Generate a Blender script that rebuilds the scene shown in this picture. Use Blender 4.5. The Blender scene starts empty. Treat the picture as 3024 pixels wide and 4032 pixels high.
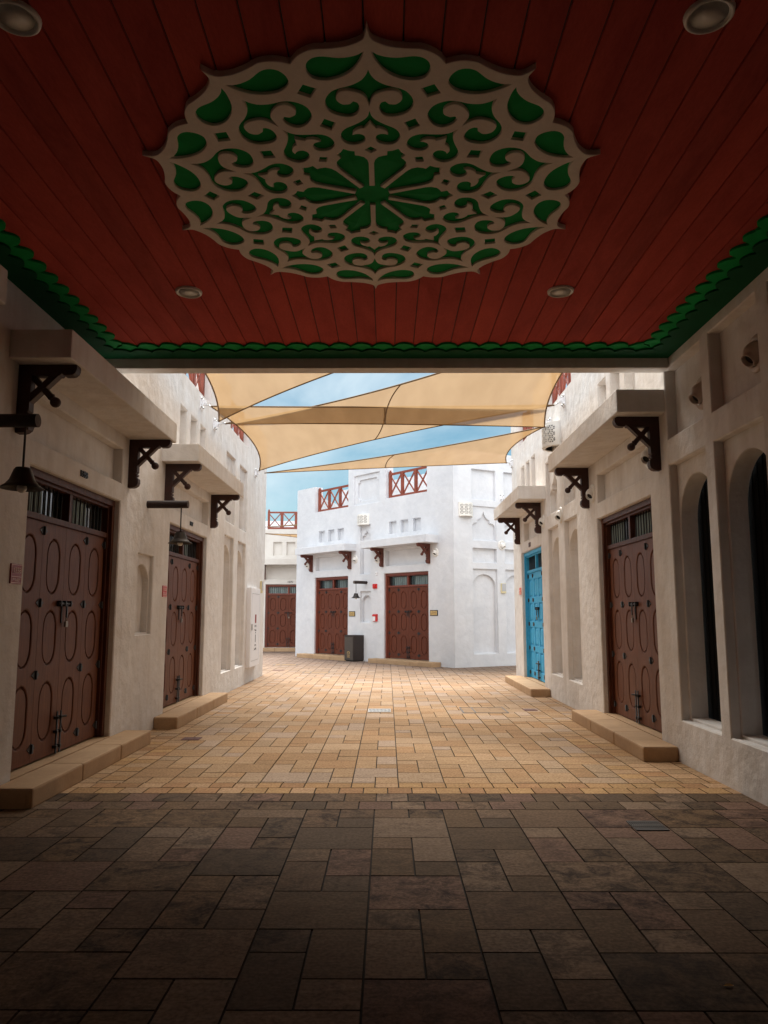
import bpy, bmesh, math, random
from mathutils import Vector, Matrix
from mathutils.geometry import tessellate_polygon
R_ = math.radians
random.seed(7)
sc = bpy.context.scene
COL = sc.collection
# ------------------------------------------------------------------ camera, sky, sun, exposure
cd = bpy.data.cameras.new("camera"); cam = bpy.data.objects.new("camera", cd); COL.objects.link(cam)
cam.location = (0, 0, 1.6)
cd.sensor_fit = 'VERTICAL'; cd.sensor_height = 36.0; cd.lens = 36.0 * 2980 / 4032
cd.clip_start = 0.05; cd.clip_end = 2000
PITCH = math.atan(402 / 2980.); YAW = math.atan(13 / 2980.)
cam.rotation_euler = (math.pi / 2 + PITCH, 0, YAW)
sc.camera = cam
SUN_EL, SUN_AZ = R_(58), R_(355)      # azimuth clockwise from +Y
world = bpy.data.worlds.new("World"); sc.world = world; world.use_nodes = True
wn, wl = world.node_tree.nodes, world.node_tree.links
wn.clear()
wo = wn.new('ShaderNodeOutputWorld'); bg = wn.new('ShaderNodeBackground')
sky = wn.new('ShaderNodeTexSky'); sky.sky_type = 'NISHITA'; sky.sun_disc = False
sky.sun_elevation = SUN_EL; sky.sun_rotation = SUN_AZ; sky.dust_density = 0.3; sky.air_density = 1.0; sky.ozone_density = 3.0
tc = wn.new('ShaderNodeTexCoord'); mp = wn.new('ShaderNodeMapping')
mp.inputs['Scale'].default_value = (1.0, 1.0, 2.6); mp.inputs['Location'].default_value = (0.35, 0.1, 0.22)
nz = wn.new('ShaderNodeTexNoise'); nz.inputs['Scale'].default_value = 2.3; nz.inputs['Detail'].default_value = 9
nz.inputs['Roughness'].default_value = 0.56; nz.inputs['Distortion'].default_value = 0.5
cr = wn.new('ShaderNodeValToRGB'); cr.color_ramp.elements[0].position = 0.36; cr.color_ramp.elements[1].position = 0.72
mx = wn.new('ShaderNodeMix'); mx.data_type = 'RGBA'
wl.new(tc.outputs['Generated'], mp.inputs['Vector']); wl.new(mp.outputs[0], nz.inputs['Vector'])
wl.new(nz.outputs['Fac'], cr.inputs['Fac'])
# bright cloud added to the unseen southern sky, lighting the white building's front
sx = wn.new('ShaderNodeSeparateXYZ'); wl.new(tc.outputs['Generated'], sx.inputs[0])
mr = wn.new('ShaderNodeMapRange'); mr.inputs['From Min'].default_value = 0.15; mr.inputs['From Max'].default_value = -0.45
wl.new(sx.outputs['Y'], mr.inputs['Value'])
mm = wn.new('ShaderNodeMath'); mm.operation = 'MAXIMUM'; wl.new(cr.outputs['Color'], mm.inputs[0]); wl.new(mr.outputs[0], mm.inputs[1])
wl.new(mm.outputs[0], mx.inputs['Factor'])
mc = wn.new('ShaderNodeMix'); mc.data_type = 'RGBA'; mc.inputs['A'].default_value = (5.0, 5.9, 6.4, 1); mc.inputs['B'].default_value = (15.5, 15.9, 16.6, 1)
wl.new(mr.outputs[0], mc.inputs['Factor']); wl.new(mc.outputs['Result'], mx.inputs['B'])
tn = wn.new('ShaderNodeMix'); tn.data_type = 'RGBA'; tn.blend_type = 'MULTIPLY'; tn.inputs['Factor'].default_value = 1
tn.inputs['B'].default_value = (0.42, 0.58, 0.52, 1); wl.new(sky.outputs['Color'], tn.inputs['A']); wl.new(tn.outputs['Result'], mx.inputs['A']); wl.new(mx.outputs['Result'], bg.inputs['Color'])
bg.inputs['Strength'].default_value = 0.05
wl.new(bg.outputs[0], wo.inputs['Surface'])
sd = bpy.data.lights.new("sun", 'SUN'); sd.energy = 3.3; sd.angle = R_(42); sd.color = (1, 0.95, 0.87)
sun = bpy.data.objects.new("sun", sd); COL.objects.link(sun)
sun_dir = Vector((math.sin(SUN_AZ) * math.cos(SUN_EL), math.cos(SUN_AZ) * math.cos(SUN_EL), math.sin(SUN_EL)))
sun.rotation_euler = sun_dir.to_track_quat('Z', 'Y').to_euler(); sun.location = (0, 12, 12)
sc.view_settings.view_transform = 'Standard'; sc.view_settings.look = 'None'
sc.view_settings.exposure = 1.72; sc.view_settings.gamma = 1.0
sc.render.engine = 'CYCLES'
sc.cycles.max_bounces = 10; sc.cycles.diffuse_bounces = 7; sc.cycles.glossy_bounces = 4

# ------------------------------------------------------------------ materials
def mat(name, col, rough=0.8, metal=0.0, spec=0.5, var=None, vscale=3.0, bump=0.0, bscale=30.0, bump2=0.0, bscale2=4.0,
        stretch=None, fine=None, fscale=60.0, coat=0.0, detail=6.0, streak=None):
    m = bpy.data.materials.new(name); m.use_nodes = True
    n, l = m.node_tree.nodes, m.node_tree.links
    b = n['Principled BSDF']
    b.inputs['Base Color'].default_value = (*col, 1); b.inputs['Roughness'].default_value = rough
    b.inputs['Metallic'].default_value = metal; b.inputs['Specular IOR Level'].default_value = spec
    b.inputs['Coat Weight'].default_value = coat
    g = n.new('ShaderNodeNewGeometry'); mpn = n.new('ShaderNodeMapping')
    l.new(g.outputs['Position'], mpn.inputs['Vector'])
    if stretch: mpn.inputs['Scale'].default_value = stretch
    last = None
    if var is not None:
        t = n.new('ShaderNodeTexNoise'); t.inputs['Scale'].default_value = vscale; t.inputs['Detail'].default_value = detail
        t.inputs['Roughness'].default_value = 0.6; t.inputs['Distortion'].default_value = 0.8
        l.new(mpn.outputs[0], t.inputs['Vector'])
        r = n.new('ShaderNodeValToRGB'); r.color_ramp.elements[0].position = 0.33; r.color_ramp.elements[1].position = 0.68
        r.color_ramp.elements[0].color = (*var, 1); r.color_ramp.elements[1].color = (*col, 1)
        l.new(t.outputs['Fac'], r.inputs['Fac']); last = r.outputs['Color']
    if fine is not None:
        t = n.new('ShaderNodeTexNoise'); t.inputs['Scale'].default_value = fscale; t.inputs['Detail'].default_value = 5
        l.new(mpn.outputs[0], t.inputs['Vector'])
        r = n.new('ShaderNodeValToRGB'); r.color_ramp.elements[0].position = 0.3; r.color_ramp.elements[1].position = 0.7
        r.color_ramp.elements[0].color = (fine, fine, fine, 1); r.color_ramp.elements[1].color = (1, 1, 1, 1)
        l.new(t.outputs['Fac'], r.inputs['Fac'])
        x = n.new('ShaderNodeMix'); x.data_type = 'RGBA'; x.blend_type = 'MULTIPLY'; x.inputs['Factor'].default_value = 1
        if last: l.new(last, x.inputs['A'])
        else: x.inputs['A'].default_value = (*col, 1)
        l.new(r.outputs['Color'], x.inputs['B']); last = x.outputs['Result']
    if streak is not None:      # faint vertical rain marks in the plaster
        ms = n.new('ShaderNodeMapping'); ms.inputs['Scale'].default_value = (5.5, 5.5, 0.5); l.new(g.outputs['Position'], ms.inputs[0])
        t = n.new('ShaderNodeTexNoise'); t.inputs['Scale'].default_value = 1.4; t.inputs['Detail'].default_value = 8; t.inputs['Distortion'].default_value = 0.3
        l.new(ms.outputs[0], t.inputs[0]); r = n.new('ShaderNodeValToRGB'); r.color_ramp.elements[0].position = 0.40; r.color_ramp.elements[1].position = 0.58
        r.color_ramp.elements[0].color = (streak, streak * 0.985, streak * 0.965, 1); r.color_ramp.elements[1].color = (1, 1, 1, 1)
        l.new(t.outputs[0], r.inputs[0]); x = n.new('ShaderNodeMix'); x.data_type = 'RGBA'; x.blend_type = 'MULTIPLY'; x.inputs['Factor'].default_value = 1
        l.new(last, x.inputs['A']); l.new(r.outputs[0], x.inputs['B']); last = x.outputs['Result']
    if last: l.new(last, b.inputs['Base Color'])
    nrm = None
    for (s_, sc_, d_) in ((bump2, bscale2, 0.02), (bump, bscale, 0.004)):
        if s_ > 0:
            t = n.new('ShaderNodeTexNoise'); t.inputs['Scale'].default_value = sc_; t.inputs['Detail'].default_value = 5
            l.new(mpn.outputs[0], t.inputs['Vector'])
            bp = n.new('ShaderNodeBump'); bp.inputs['Strength'].default_value = s_; bp.inputs['Distance'].default_value = d_
            l.new(t.outputs['Fac'], bp.inputs['Height'])
            if nrm: l.new(nrm, bp.inputs['Normal'])
            nrm = bp.outputs[0]
    if nrm: l.new(nrm, b.inputs['Normal'])
    return m

M = {}
M['plaster'] = mat('plaster_cream', (0.79, 0.775, 0.76), 0.9, spec=0.1, streak=0.95, var=(0.70, 0.665, 0.635), vscale=1.3, bump=0.5, bscale=40, bump2=0.9, bscale2=6, fine=0.90, fscale=5, detail=11)
M['white'] = mat('plaster_white', (0.70, 0.71, 0.73), 0.9, spec=0.1, var=(0.61, 0.625, 0.655), vscale=1.3, bump=0.5, bscale=25, bump2=1.0, bscale2=4, fine=0.95, fscale=6, detail=9)
M['cream2'] = mat('plaster_alley', (0.70, 0.67, 0.62), 0.9, spec=0.25, var=(0.62, 0.58, 0.53), vscale=1.1, bump=0.3)
M['wood'] = mat('door_wood', (0.20, 0.072, 0.036), 0.5, spec=0.2, var=(0.125, 0.044, 0.022), vscale=5, stretch=(6, 6, 0.7), bump=0.12, bscale=20, fine=0.8, fscale=12)
M['wood_far'] = mat('door_wood_red', (0.155, 0.040, 0.018), 0.55, spec=0.25, var=(0.10, 0.026, 0.012), vscale=5, stretch=(6, 6, 0.7), bump=0.12, bscale=20, fine=0.8, fscale=12)
M['frame'] = mat('frame_wood', (0.13, 0.042, 0.022), 0.5, spec=0.2, var=(0.06, 0.02, 0.012), vscale=5, stretch=(4, 4, 0.6), fine=0.8, fscale=14)
M['frame_far'] = mat('frame_wood_red', (0.20, 0.042, 0.02), 0.5, var=(0.14, 0.03, 0.015), vscale=5, stretch=(4, 4, 0.6), fine=0.85, fscale=14)
M['blue'] = mat('door_paint_blue', (0.06, 0.43, 0.74), 0.5, spec=0.2, var=(0.045, 0.37, 0.66), vscale=6, fine=0.9, fscale=14)
M['bracket'] = mat('bracket_wood', (0.055, 0.014, 0.009), 0.6, var=(0.03, 0.009, 0.006), vscale=8, fine=0.8)
M['bracket_far'] = mat('bracket_wood_red', (0.13, 0.03, 0.015), 0.6, var=(0.09, 0.02, 0.01), vscale=8, fine=0.8)
M['rail'] = mat('railing_wood', (0.27, 0.055, 0.025), 0.55, var=(0.20, 0.04, 0.018), vscale=8, fine=0.85)
M['iron'] = mat('black_iron', (0.012, 0.012, 0.013), 0.45, spec=0.6, bump=0.2, bscale=60)
M['steel'] = mat('galvanised_steel', (0.55, 0.55, 0.55), 0.35, metal=1.0)
M['infill'] = mat('cover_stone', (0.33, 0.225, 0.14), 0.85, spec=0.1, var=(0.27, 0.18, 0.11), vscale=6, fine=0.85)
M['dullsteel'] = mat('padlock_steel', (0.25, 0.22, 0.18), 0.4, metal=0.9)
M['brass'] = mat('brass', (0.55, 0.36, 0.12), 0.35, metal=1.0)
M['glassdark'] = mat('dark_window_glass', (0.012, 0.016, 0.018), 0.06, spec=0.8)
M['reflection'] = mat('pane_reflection', (0.34, 0.42, 0.41), 0.8, var=(0.20, 0.27, 0.27), vscale=4, stretch=(3, 3, 0.6))  # pale strips standing in for reflections in the transom panes
M['darkwood'] = mat('dark_screen', (0.012, 0.013, 0.014), 0.8, spec=0.05)
M['step'] = mat('step_stone', (0.50, 0.335, 0.195), 0.8, spec=0.3, var=(0.41, 0.265, 0.15), vscale=2.5, bump=0.3, bscale=60, fine=0.9, fscale=35)
M['red'] = mat('ceiling_red', (0.52, 0.088, 0.068), 0.9, spec=0.08, var=(0.38, 0.058, 0.046), vscale=1.6, stretch=(2.5, 0.7, 1), bump=0.2, bscale=50, fine=0.85, fscale=30)
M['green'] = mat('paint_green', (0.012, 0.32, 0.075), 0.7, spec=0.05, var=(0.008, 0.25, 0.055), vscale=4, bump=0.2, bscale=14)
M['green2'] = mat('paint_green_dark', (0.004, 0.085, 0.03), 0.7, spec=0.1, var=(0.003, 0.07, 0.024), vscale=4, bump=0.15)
M['cream'] = mat('medallion_cream', (0.84, 0.77, 0.70), 0.85, spec=0.15, var=(0.76, 0.68, 0.60), vscale=3, bump=0.25, bscale=40, fine=0.93, fscale=30)
M['bell'] = mat('bell_metal', (0.035, 0.028, 0.024), 0.45, metal=0.6, bump=0.2, bscale=25)
M['log'] = mat('dark_log', (0.028, 0.012, 0.009), 0.65, var=(0.018, 0.008, 0.006), vscale=8, stretch=(1, 1, 3))
M['logend'] = mat('log_end', (0.13, 0.10, 0.085), 0.8, var=(0.08, 0.06, 0.05), vscale=20)
M['bulb'] = mat('bulb_glass', (0.75, 0.72, 0.66), 0.08, spec=0.8)
M['disc'] = mat('nozzle_cream', (0.76, 0.74, 0.70), 0.4, spec=0.5, fine=0.93)
M['discbrown'] = mat('nozzle_beige', (0.50, 0.40, 0.33), 0.4, spec=0.5, fine=0.93)
M['black'] = mat('matt_black', (0.008, 0.008, 0.009), 0.7)
M['lantern'] = mat('lantern_white', (0.78, 0.76, 0.71), 0.6, fine=0.94)
M['fixred'] = mat('alarm_red', (0.55, 0.015, 0.012), 0.35)
M['signred'] = mat('sign_red', (0.30, 0.018, 0.025), 0.45, fine=0.8)
M['signwhite'] = mat('sign_pink_white', (0.85, 0.62, 0.58), 0.5)
M['orange'] = mat('sign_orange', (0.75, 0.10, 0.03), 0.5)
M['white_paint'] = mat('white_enamel', (0.80, 0.80, 0.82), 0.45)
M['grey'] = mat('grey_plastic', (0.42, 0.42, 0.43), 0.5)
M['yellowish'] = mat('cream_plastic', (0.65, 0.56, 0.33), 0.5)
M['bin'] = mat('bin_side', (0.030, 0.017, 0.012), 0.5, var=(0.024, 0.017, 0.015), vscale=6)
M['bin2'] = mat('bin_front', (0.075, 0.058, 0.046), 0.45, var=(0.055, 0.042, 0.034), vscale=3)
M['gold'] = mat('gold_print', (0.42, 0.28, 0.12), 0.45, metal=0.5)
M['plaque'] = mat('plaque_gold', (0.62, 0.42, 0.17), 0.4, metal=0.4)
M['cover'] = mat('cover_iron', (0.05, 0.045, 0.042), 0.55, metal=0.3)
M['coverred'] = mat('rust_red_cover', (0.13, 0.03, 0.02), 0.7, fine=0.7)
M['joint'] = mat('joint_sand', (0.035, 0.026, 0.02), 0.95, var=(0.02, 0.015, 0.012), vscale=9)
M['hem'] = mat('sail_hem', (0.15, 0.085, 0.035), 0.8)
M['roofgrey'] = mat('terrace', (0.55, 0.54, 0.52), 0.9)

def sail_mat():
    m = bpy.data.materials.new('shade_cloth'); m.use_nodes = True
    n, l = m.node_tree.nodes, m.node_tree.links
    n.clear(); o = n.new('ShaderNodeOutputMaterial')
    d = n.new('ShaderNodeBsdfDiffuse'); t = n.new('ShaderNodeBsdfTranslucent'); mxs = n.new('ShaderNodeMixShader'); mxs.inputs[0].default_value = 0.62
    g = n.new('ShaderNodeNewGeometry'); mpn = n.new('ShaderNodeMapping'); mpn.inputs['Scale'].default_value = (2.2, 0.5, 1)
    mpn.inputs['Rotation'].default_value = (0, 0, 0.25)
    z = n.new('ShaderNodeTexNoise'); z.inputs['Scale'].default_value = 1.6; z.inputs['Detail'].default_value = 5
    r = n.new('ShaderNodeValToRGB'); r.color_ramp.elements[0].position = 0.35; r.color_ramp.elements[1].position = 0.66
    r.color_ramp.elements[0].color = (0.27, 0.170, 0.080, 1); r.color_ramp.elements[1].color = (0.30, 0.193, 0.095, 1)
    l.new(g.outputs['Position'], mpn.inputs[0]); l.new(mpn.outputs[0], z.inputs[0]); l.new(z.outputs[0], r.inputs[0])
    l.new(r.outputs[0], d.inputs[0]); l.new(r.outputs[0], t.inputs[0]); l.new(d.outputs[0], mxs.inputs[1]); l.new(t.outputs[0], mxs.inputs[2])
    tr = n.new('ShaderNodeBsdfTransparent'); m2 = n.new('ShaderNodeMixShader'); m2.inputs[0].default_value = 0.12
    l.new(mxs.outputs[0], m2.inputs[1]); l.new(tr.outputs[0], m2.inputs[2]); l.new(m2.outputs[0], o.inputs[0]); return m
M['sail'] = sail_mat()

def stone_mat():
    m = bpy.data.materials.new('paving_stone'); m.use_nodes = True
    n, l = m.node_tree.nodes, m.node_tree.links; b = n['Principled BSDF']
    b.inputs['Roughness'].default_value = 0.85; b.inputs['Specular IOR Level'].default_value = 0.12
    a = n.new('ShaderNodeVertexColor'); a.layer_name = 'stone'
    g = n.new('ShaderNodeNewGeometry')
    t = n.new('ShaderNodeTexNoise'); t.inputs['Scale'].default_value = 6; t.inputs['Detail'].default_value = 13; t.inputs['Roughness'].default_value = 0.8; t.inputs['Distortion'].default_value = 0.5
    r = n.new('ShaderNodeValToRGB'); r.color_ramp.elements[0].position = 0.40; r.color_ramp.elements[1].position = 0.56
    r.color_ramp.elements[0].color = (0.30, 0.29, 0.30, 1); r.color_ramp.elements[1].color = (1.08, 1.06, 1.04, 1)
    # veined, horizontally brushed tone
    mp2 = n.new('ShaderNodeMapping'); mp2.inputs['Scale'].default_value = (3, 14, 3)
    t2 = n.new('ShaderNodeTexNoise'); t2.inputs['Scale'].default_value = 2.2; t2.inputs['Detail'].default_value = 6; t2.inputs['Distortion'].default_value = 1.2
    r2 = n.new('ShaderNodeValToRGB'); r2.color_ramp.elements[0].position = 0.3; r2.color_ramp.elements[1].position = 0.7
    r2.color_ramp.elements[0].color = (0.80, 0.76, 0.72, 1); r2.color_ramp.elements[1].color = (1.06, 1.05, 1.05, 1)
    # each stone is cut from a different place in the block: shift the pattern by its own tone
    sc_ = n.new('ShaderNodeVectorMath'); sc_.operation = 'SCALE'; sc_.inputs['Scale'].default_value = 190
    ad = n.new('ShaderNodeVectorMath'); ad.operation = 'ADD'
    l.new(a.outputs['Color'], sc_.inputs[0]); l.new(sc_.outputs[0], ad.inputs[0]); l.new(g.outputs['Position'], ad.inputs[1])
    l.new(ad.outputs[0], t.inputs[0]); l.new(t.outputs[0], r.inputs[0])
    l.new(ad.outputs[0], mp2.inputs[0]); l.new(mp2.outputs[0], t2.inputs[0]); l.new(t2.outputs[0], r2.inputs[0])
    # blotches only on stones flagged in alpha
    x0 = n.new('ShaderNodeMix'); x0.data_type = 'RGBA'; x0.inputs['A'].default_value = (1, 1, 1, 1)
    l.new(a.outputs['Alpha'], x0.inputs['Factor']); l.new(r.outputs[0], x0.inputs['B'])
    x1 = n.new('ShaderNodeMix'); x1.data_type = 'RGBA'; x1.blend_type = 'MULTIPLY'; x1.inputs['Factor'].default_value = 1
    l.new(a.outputs['Color'], x1.inputs['A']); l.new(x0.outputs['Result'], x1.inputs['B'])
    x2 = n.new('ShaderNodeMix'); x2.data_type = 'RGBA'; x2.blend_type = 'MULTIPLY'; x2.inputs['Factor'].default_value = 1
    l.new(x1.outputs['Result'], x2.inputs['A']); l.new(r2.outputs[0], x2.inputs['B'])
    gt = n.new('ShaderNodeTexNoise'); gt.inputs['Scale'].default_value = 45; gt.inputs['Detail'].default_value = 4; l.new(g.outputs['Position'], gt.inputs[0])
    gr = n.new('ShaderNodeValToRGB'); gr.color_ramp.elements[0].position = 0.36; gr.color_ramp.elements[1].position = 0.6
    gr.color_ramp.elements[0].color = (0.72, 0.70, 0.68, 1); gr.color_ramp.elements[1].color = (1.08, 1.08, 1.08, 1); l.new(gt.outputs[0], gr.inputs[0])
    x3 = n.new('ShaderNodeMix'); x3.data_type = 'RGBA'; x3.blend_type = 'MULTIPLY'; x3.inputs['Factor'].default_value = 1
    l.new(x2.outputs['Result'], x3.inputs['A']); l.new(gr.outputs[0], x3.inputs['B'])
    l.new(x3.outputs['Result'], b.inputs['Base Color'])
    bt = n.new('ShaderNodeTexNoise'); bt.inputs['Scale'].default_value = 60; bt.inputs['Detail'].default_value = 5
    bp = n.new('ShaderNodeBump'); bp.inputs['Strength'].default_value = 0.35; bp.inputs['Distance'].default_value = 0.004
    l.new(g.outputs['Position'], bt.inputs[0]); l.new(bt.outputs[0], bp.inputs['Height'])
    bp2 = n.new('ShaderNodeBump'); bp2.inputs['Strength'].default_value = 0.4; bp2.inputs['Distance'].default_value = 0.008
    l.new(t.outputs[0], bp2.inputs['Height']); l.new(bp.outputs[0], bp2.inputs['Normal']); l.new(bp2.outputs[0], b.inputs['Normal'])
    return m
M['stone'] = stone_mat()

# ------------------------------------------------------------------ object helpers
def root(name, label, cat, loc=(0, 0, 0), group=None, mtx=None):
    o = bpy.data.objects.new(name, None); COL.objects.link(o); o.empty_display_size = 0.2
    o.matrix_world = mtx if mtx else Matrix.Translation(Vector(loc))
    o['label'] = label; o['category'] = cat
    if group: o['group'] = group
    o['_inv'] = 0
    INV[o.name] = o.matrix_world.inverted() if not mtx else None
    return o
INV = {}
def build(name, bm, material, parent=None, label=None, smooth=False):
    """links bm as ONE mesh. World-space coordinates when the thing's root was made with loc, local when made with mtx."""
    top = parent
    while top is not None and top.parent is not None: top = top.parent
    if top is not None and INV.get(top.name) is not None: bm.transform(INV[top.name])
    me = bpy.data.meshes.new(name); bm.to_mesh(me); bm.free()
    mats = material if isinstance(material, (list, tuple)) else [material]
    for m_ in mats: me.materials.append(m_)
    if smooth:
        for p in me.polygons: p.use_smooth = True
        try: me.set_sharp_from_angle(angle=R_(40))
        except Exception: pass
    o = bpy.data.objects.new(name, me); COL.objects.link(o)
    if parent: o.parent = parent
    if label: o['label'] = label
    return o
def struct(o): o['kind'] = 'structure'; return o
def copy_tree(o, parent=None):
    c = o.copy(); COL.objects.link(c)
    if parent: c.parent = parent
    for ch in list(o.children): copy_tree(ch, c)
    return c

class Frame:
    def __init__(s, origin, d, n):
        s.o = Vector((origin[0], origin[1], 0)); s.d = Vector((d[0], d[1], 0)).normalized(); s.n = Vector((n[0], n[1], 0)).normalized()
        s.r = Vector((0, 0, 1)).cross(s.n); s.sign = 1 if s.r.dot(s.d) > 0 else -1
    def p(s, a, n, z): return s.o + s.d * a + s.n * n + Vector((0, 0, z))
    def mtx(s, a, z, n=0.0):
        q = s.p(a, n, z); y = -s.n
        return Matrix(((s.r.x, y.x, 0, q.x), (s.r.y, y.y, 0, q.y), (0, 0, 1, q.z), (0, 0, 0, 1)))
FL = Frame((-3.29, 0), (0, 1), (1, 0))
FR = Frame((3.19, 0), (0, 1), (-1, 0))
FA_, FB_ = Vector((2.036, 23.104)), Vector((-3.533, 29.517))
dF = (FB_ - FA_).normalized(); FF = Frame(FA_, dF, (-abs(dF.y), -abs(dF.x)))
dG = (Vector((4.042, 24.23)) - FA_).normalized(); FG = Frame(FA_, dG, (dG.y, -dG.x))
FK = Frame((0, 33.5), (1, 0), (0, -1))

def box(bm, P, a0, a1, n0, n1, z0, z1, bev=0.0):
    """box through a point function P(a, n, z)"""
    t = bmesh.new()
    vs = [t.verts.new(P(a, n, z)) for a in (a0, a1) for n in (n0, n1) for z in (z0, z1)]
    for f in ((0, 1, 3, 2), (4, 6, 7, 5), (0, 4, 5, 1), (2, 3, 7, 6), (0, 2, 6, 4), (1, 5, 7, 3)): t.faces.new([vs[i] for i in f])
    bmesh.ops.recalc_face_normals(t, faces=t.faces)
    if bev > 0: bmesh.ops.bevel(t, geom=list(t.edges), offset=bev, segments=2, affect='EDGES', profile=0.6)
    merge(bm, t)
def merge(bm, t, mi=None):
    mp_ = {}
    for v in t.verts: mp_[v] = bm.verts.new(v.co)
    for f in t.faces:
        nf = bm.faces.new([mp_[v] for v in f.verts]); nf.material_index = f.material_index if mi is None else mi; nf.smooth = f.smooth
    t.free()
XYZ = lambda a, n, z: Vector((a, n, z))
def signed(loop): return 0.5 * sum(loop[i][0] * loop[(i + 1) % len(loop)][1] - loop[(i + 1) % len(loop)][0] * loop[i][1] for i in range(len(loop)))
def ccw(loop): return loop if signed(loop) > 0 else loop[::-1]
def offset(loop, d):
    """offset a ccw loop outward by d (inward if negative)"""
    n = len(loop); out = []
    for i in range(n):
        a, b, c_ = Vector(loop[i - 1]), Vector(loop[i]), Vector(loop[(i + 1) % n])
        e1 = (b - a); e2 = (c_ - b)
        if e1.length < 1e-7 or e2.length < 1e-7: out.append(tuple(b)); continue
        n1 = Vector((e1.y, -e1.x)).normalized(); n2 = Vector((e2.y, -e2.x)).normalized()
        k = n1 + n2
        if k.length < 1e-4: k = n1
        k.normalize(); m_ = max(0.45, k.dot(n1))
        out.append(tuple(b + k * (d / m_)))
    return out
def fill(bm, P, outer, holes, n, mi=0):
    loops = [outer] + holes
    flat = [p for L in loops for p in L]
    vs = [bm.verts.new(P(p[0], n, p[1])) for p in flat]
    for tri in tessellate_polygon([[Vector((p[0], p[1], 0)) for p in L] for L in loops]):
        try: f = bm.faces.new([vs[i] for i in tri]); f.material_index = mi
        except ValueError: pass
def band(bm, P, l0, n0, l1, n1, mi=0):
    k = len(l0)
    A = [bm.verts.new(P(p[0], n0, p[1])) for p in l0]; B = [bm.verts.new(P(p[0], n1, p[1])) for p in l1]
    for i in range(k):
        j = (i + 1) % k
        f = bm.faces.new((A[i], A[j], B[j], B[i])); f.material_index = mi
def relief(bm, P, outer, holes, n, ch=0.012):
    """front face with recesses. hole = dict(loop, d, holes, open, mi)"""
    hl = []
    for h in holes:
        h['loop'] = ccw(h['loop']); hl.append(offset(h['loop'], ch))
    fill(bm, P, outer, hl, n)
    for h, L in zip(holes, hl):
        s_ = 1 if h['d'] > 0 else -1
        c2 = min(ch, abs(h['d']) * 0.5)
        band(bm, P, L, n, h['loop'], n - s_ * c2)
        band(bm, P, h['loop'], n - s_ * c2, h['loop'], n - h['d'])
        if not h.get('open'):
            relief(bm, P, h['loop'], h.get('holes', []), n - h['d'], ch * 0.7)
def rect(a0, a1, z0, z1): return [(a0, z0), (a1, z0), (a1, z1), (a0, z1)]
def arch(a0, a1, z0, spring, top, seg=18):
    c_ = (a0 + a1) / 2; r = (a1 - a0) / 2
    L = [(a0, z0), (a1, z0)]
    for i in range(seg + 1):
        t = math.pi * i / seg
        L.append((c_ + r * math.cos(t), spring + (top - spring) * math.sin(t)))
    return L
def ogee(a0, a1, z0, zt):
    """lobed pointed arch as on the upper niches"""
    w = (a1 - a0); c_ = (a0 + a1) / 2; H = 0.62 * w
    half = [(0.5, 0)]
    for i in range(7): t = i / 6 * math.pi / 2; half.append((0.27 + 0.23 * math.cos(t), 0.22 * math.sin(t) + 0.12))
    half += [(0.27, 0.50), (0.20, 0.53), (0.12, 0.62), (0.06, 0.75), (0.02, 0.90), (0.0, 1.0)]
    s_ = zt - H; L = [(a0, z0), (a1, z0)]
    R1 = [(c_ + w * x, s_ + H * y) for x, y in half]
    L += R1; L += [(2 * c_ - x, y) for x, y in R1[:-1]][::-1]
    return L
def tube(bm, pts, r, seg=8, cap=True, mi=0, smooth=True):
    rings = []
    for i, p in enumerate(pts):
        p = Vector(p); q = Vector(pts[i + 1]) if i + 1 < len(pts) else p; o = Vector(pts[i - 1]) if i else p
        t = (q - o).normalized(); u = t.orthogonal().normalized() if abs(t.z) > 0.95 else t.cross(Vector((0, 0, 1))).normalized(); v = t.cross(u)
        rr = r[i] if isinstance(r, (list, tuple)) else r
        rings.append([bm.verts.new(p + (u * math.cos(2 * math.pi * k / seg) + v * math.sin(2 * math.pi * k / seg)) * rr) for k in range(seg)])
    for a, b in zip(rings, rings[1:]):
        for k in range(seg):
            f = bm.faces.new((a[k], a[(k + 1) % seg], b[(k + 1) % seg], b[k])); f.smooth = smooth; f.material_index = mi
    if cap:
        for rg in (rings[0], rings[-1]): f = bm.faces.new(rg); f.material_index = mi
def lathe(bm, prof, axis_o, axis_d, seg=24, mi=0):
    """prof: list of (radius, distance along axis)"""
    ax = Vector(axis_d).normalized(); u = ax.orthogonal().normalized(); v = ax.cross(u); o = Vector(axis_o); rings = []
    for r, h in prof:
        if r < 1e-5: rings.append([bm.verts.new(o + ax * h)])
        else: rings.append([bm.verts.new(o + ax * h + (u * math.cos(2 * math.pi * k / seg) + v * math.sin(2 * math.pi * k / seg)) * r) for k in range(seg)])
    for a, b in zip(rings, rings[1:]):
        for k in range(seg):
            k2 = (k + 1) % seg
            if len(a) == 1 and len(b) == 1: continue
            if len(a) == 1: f = bm.faces.new((a[0], b[k], b[k2]))
            elif len(b) == 1: f = bm.faces.new((a[k], a[k2], b[0]))
            else: f = bm.faces.new((a[k], a[k2], b[k2], b[k]))
            f.smooth = True; f.material_index = mi
def sphere(bm, c_, r, seg=14, mi=0):
    prof = [(r * math.sin(math.pi * i / 10), -r * math.cos(math.pi * i / 10)) for i in range(11)]
    prof[0] = (0, -r); prof[-1] = (0, r); lathe(bm, prof, c_, (0, 0, 1), seg, mi)
def prism(bm, P, loop, n0, n1, mi=0):
    """extrude a loop in the (a, z) plane between n0 and n1"""
    loop = ccw(loop)
    fill(bm, P, loop, [], n0, mi); fill(bm, P, loop, [], n1, mi); band(bm, P, loop, n0, loop, n1, mi)
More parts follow.
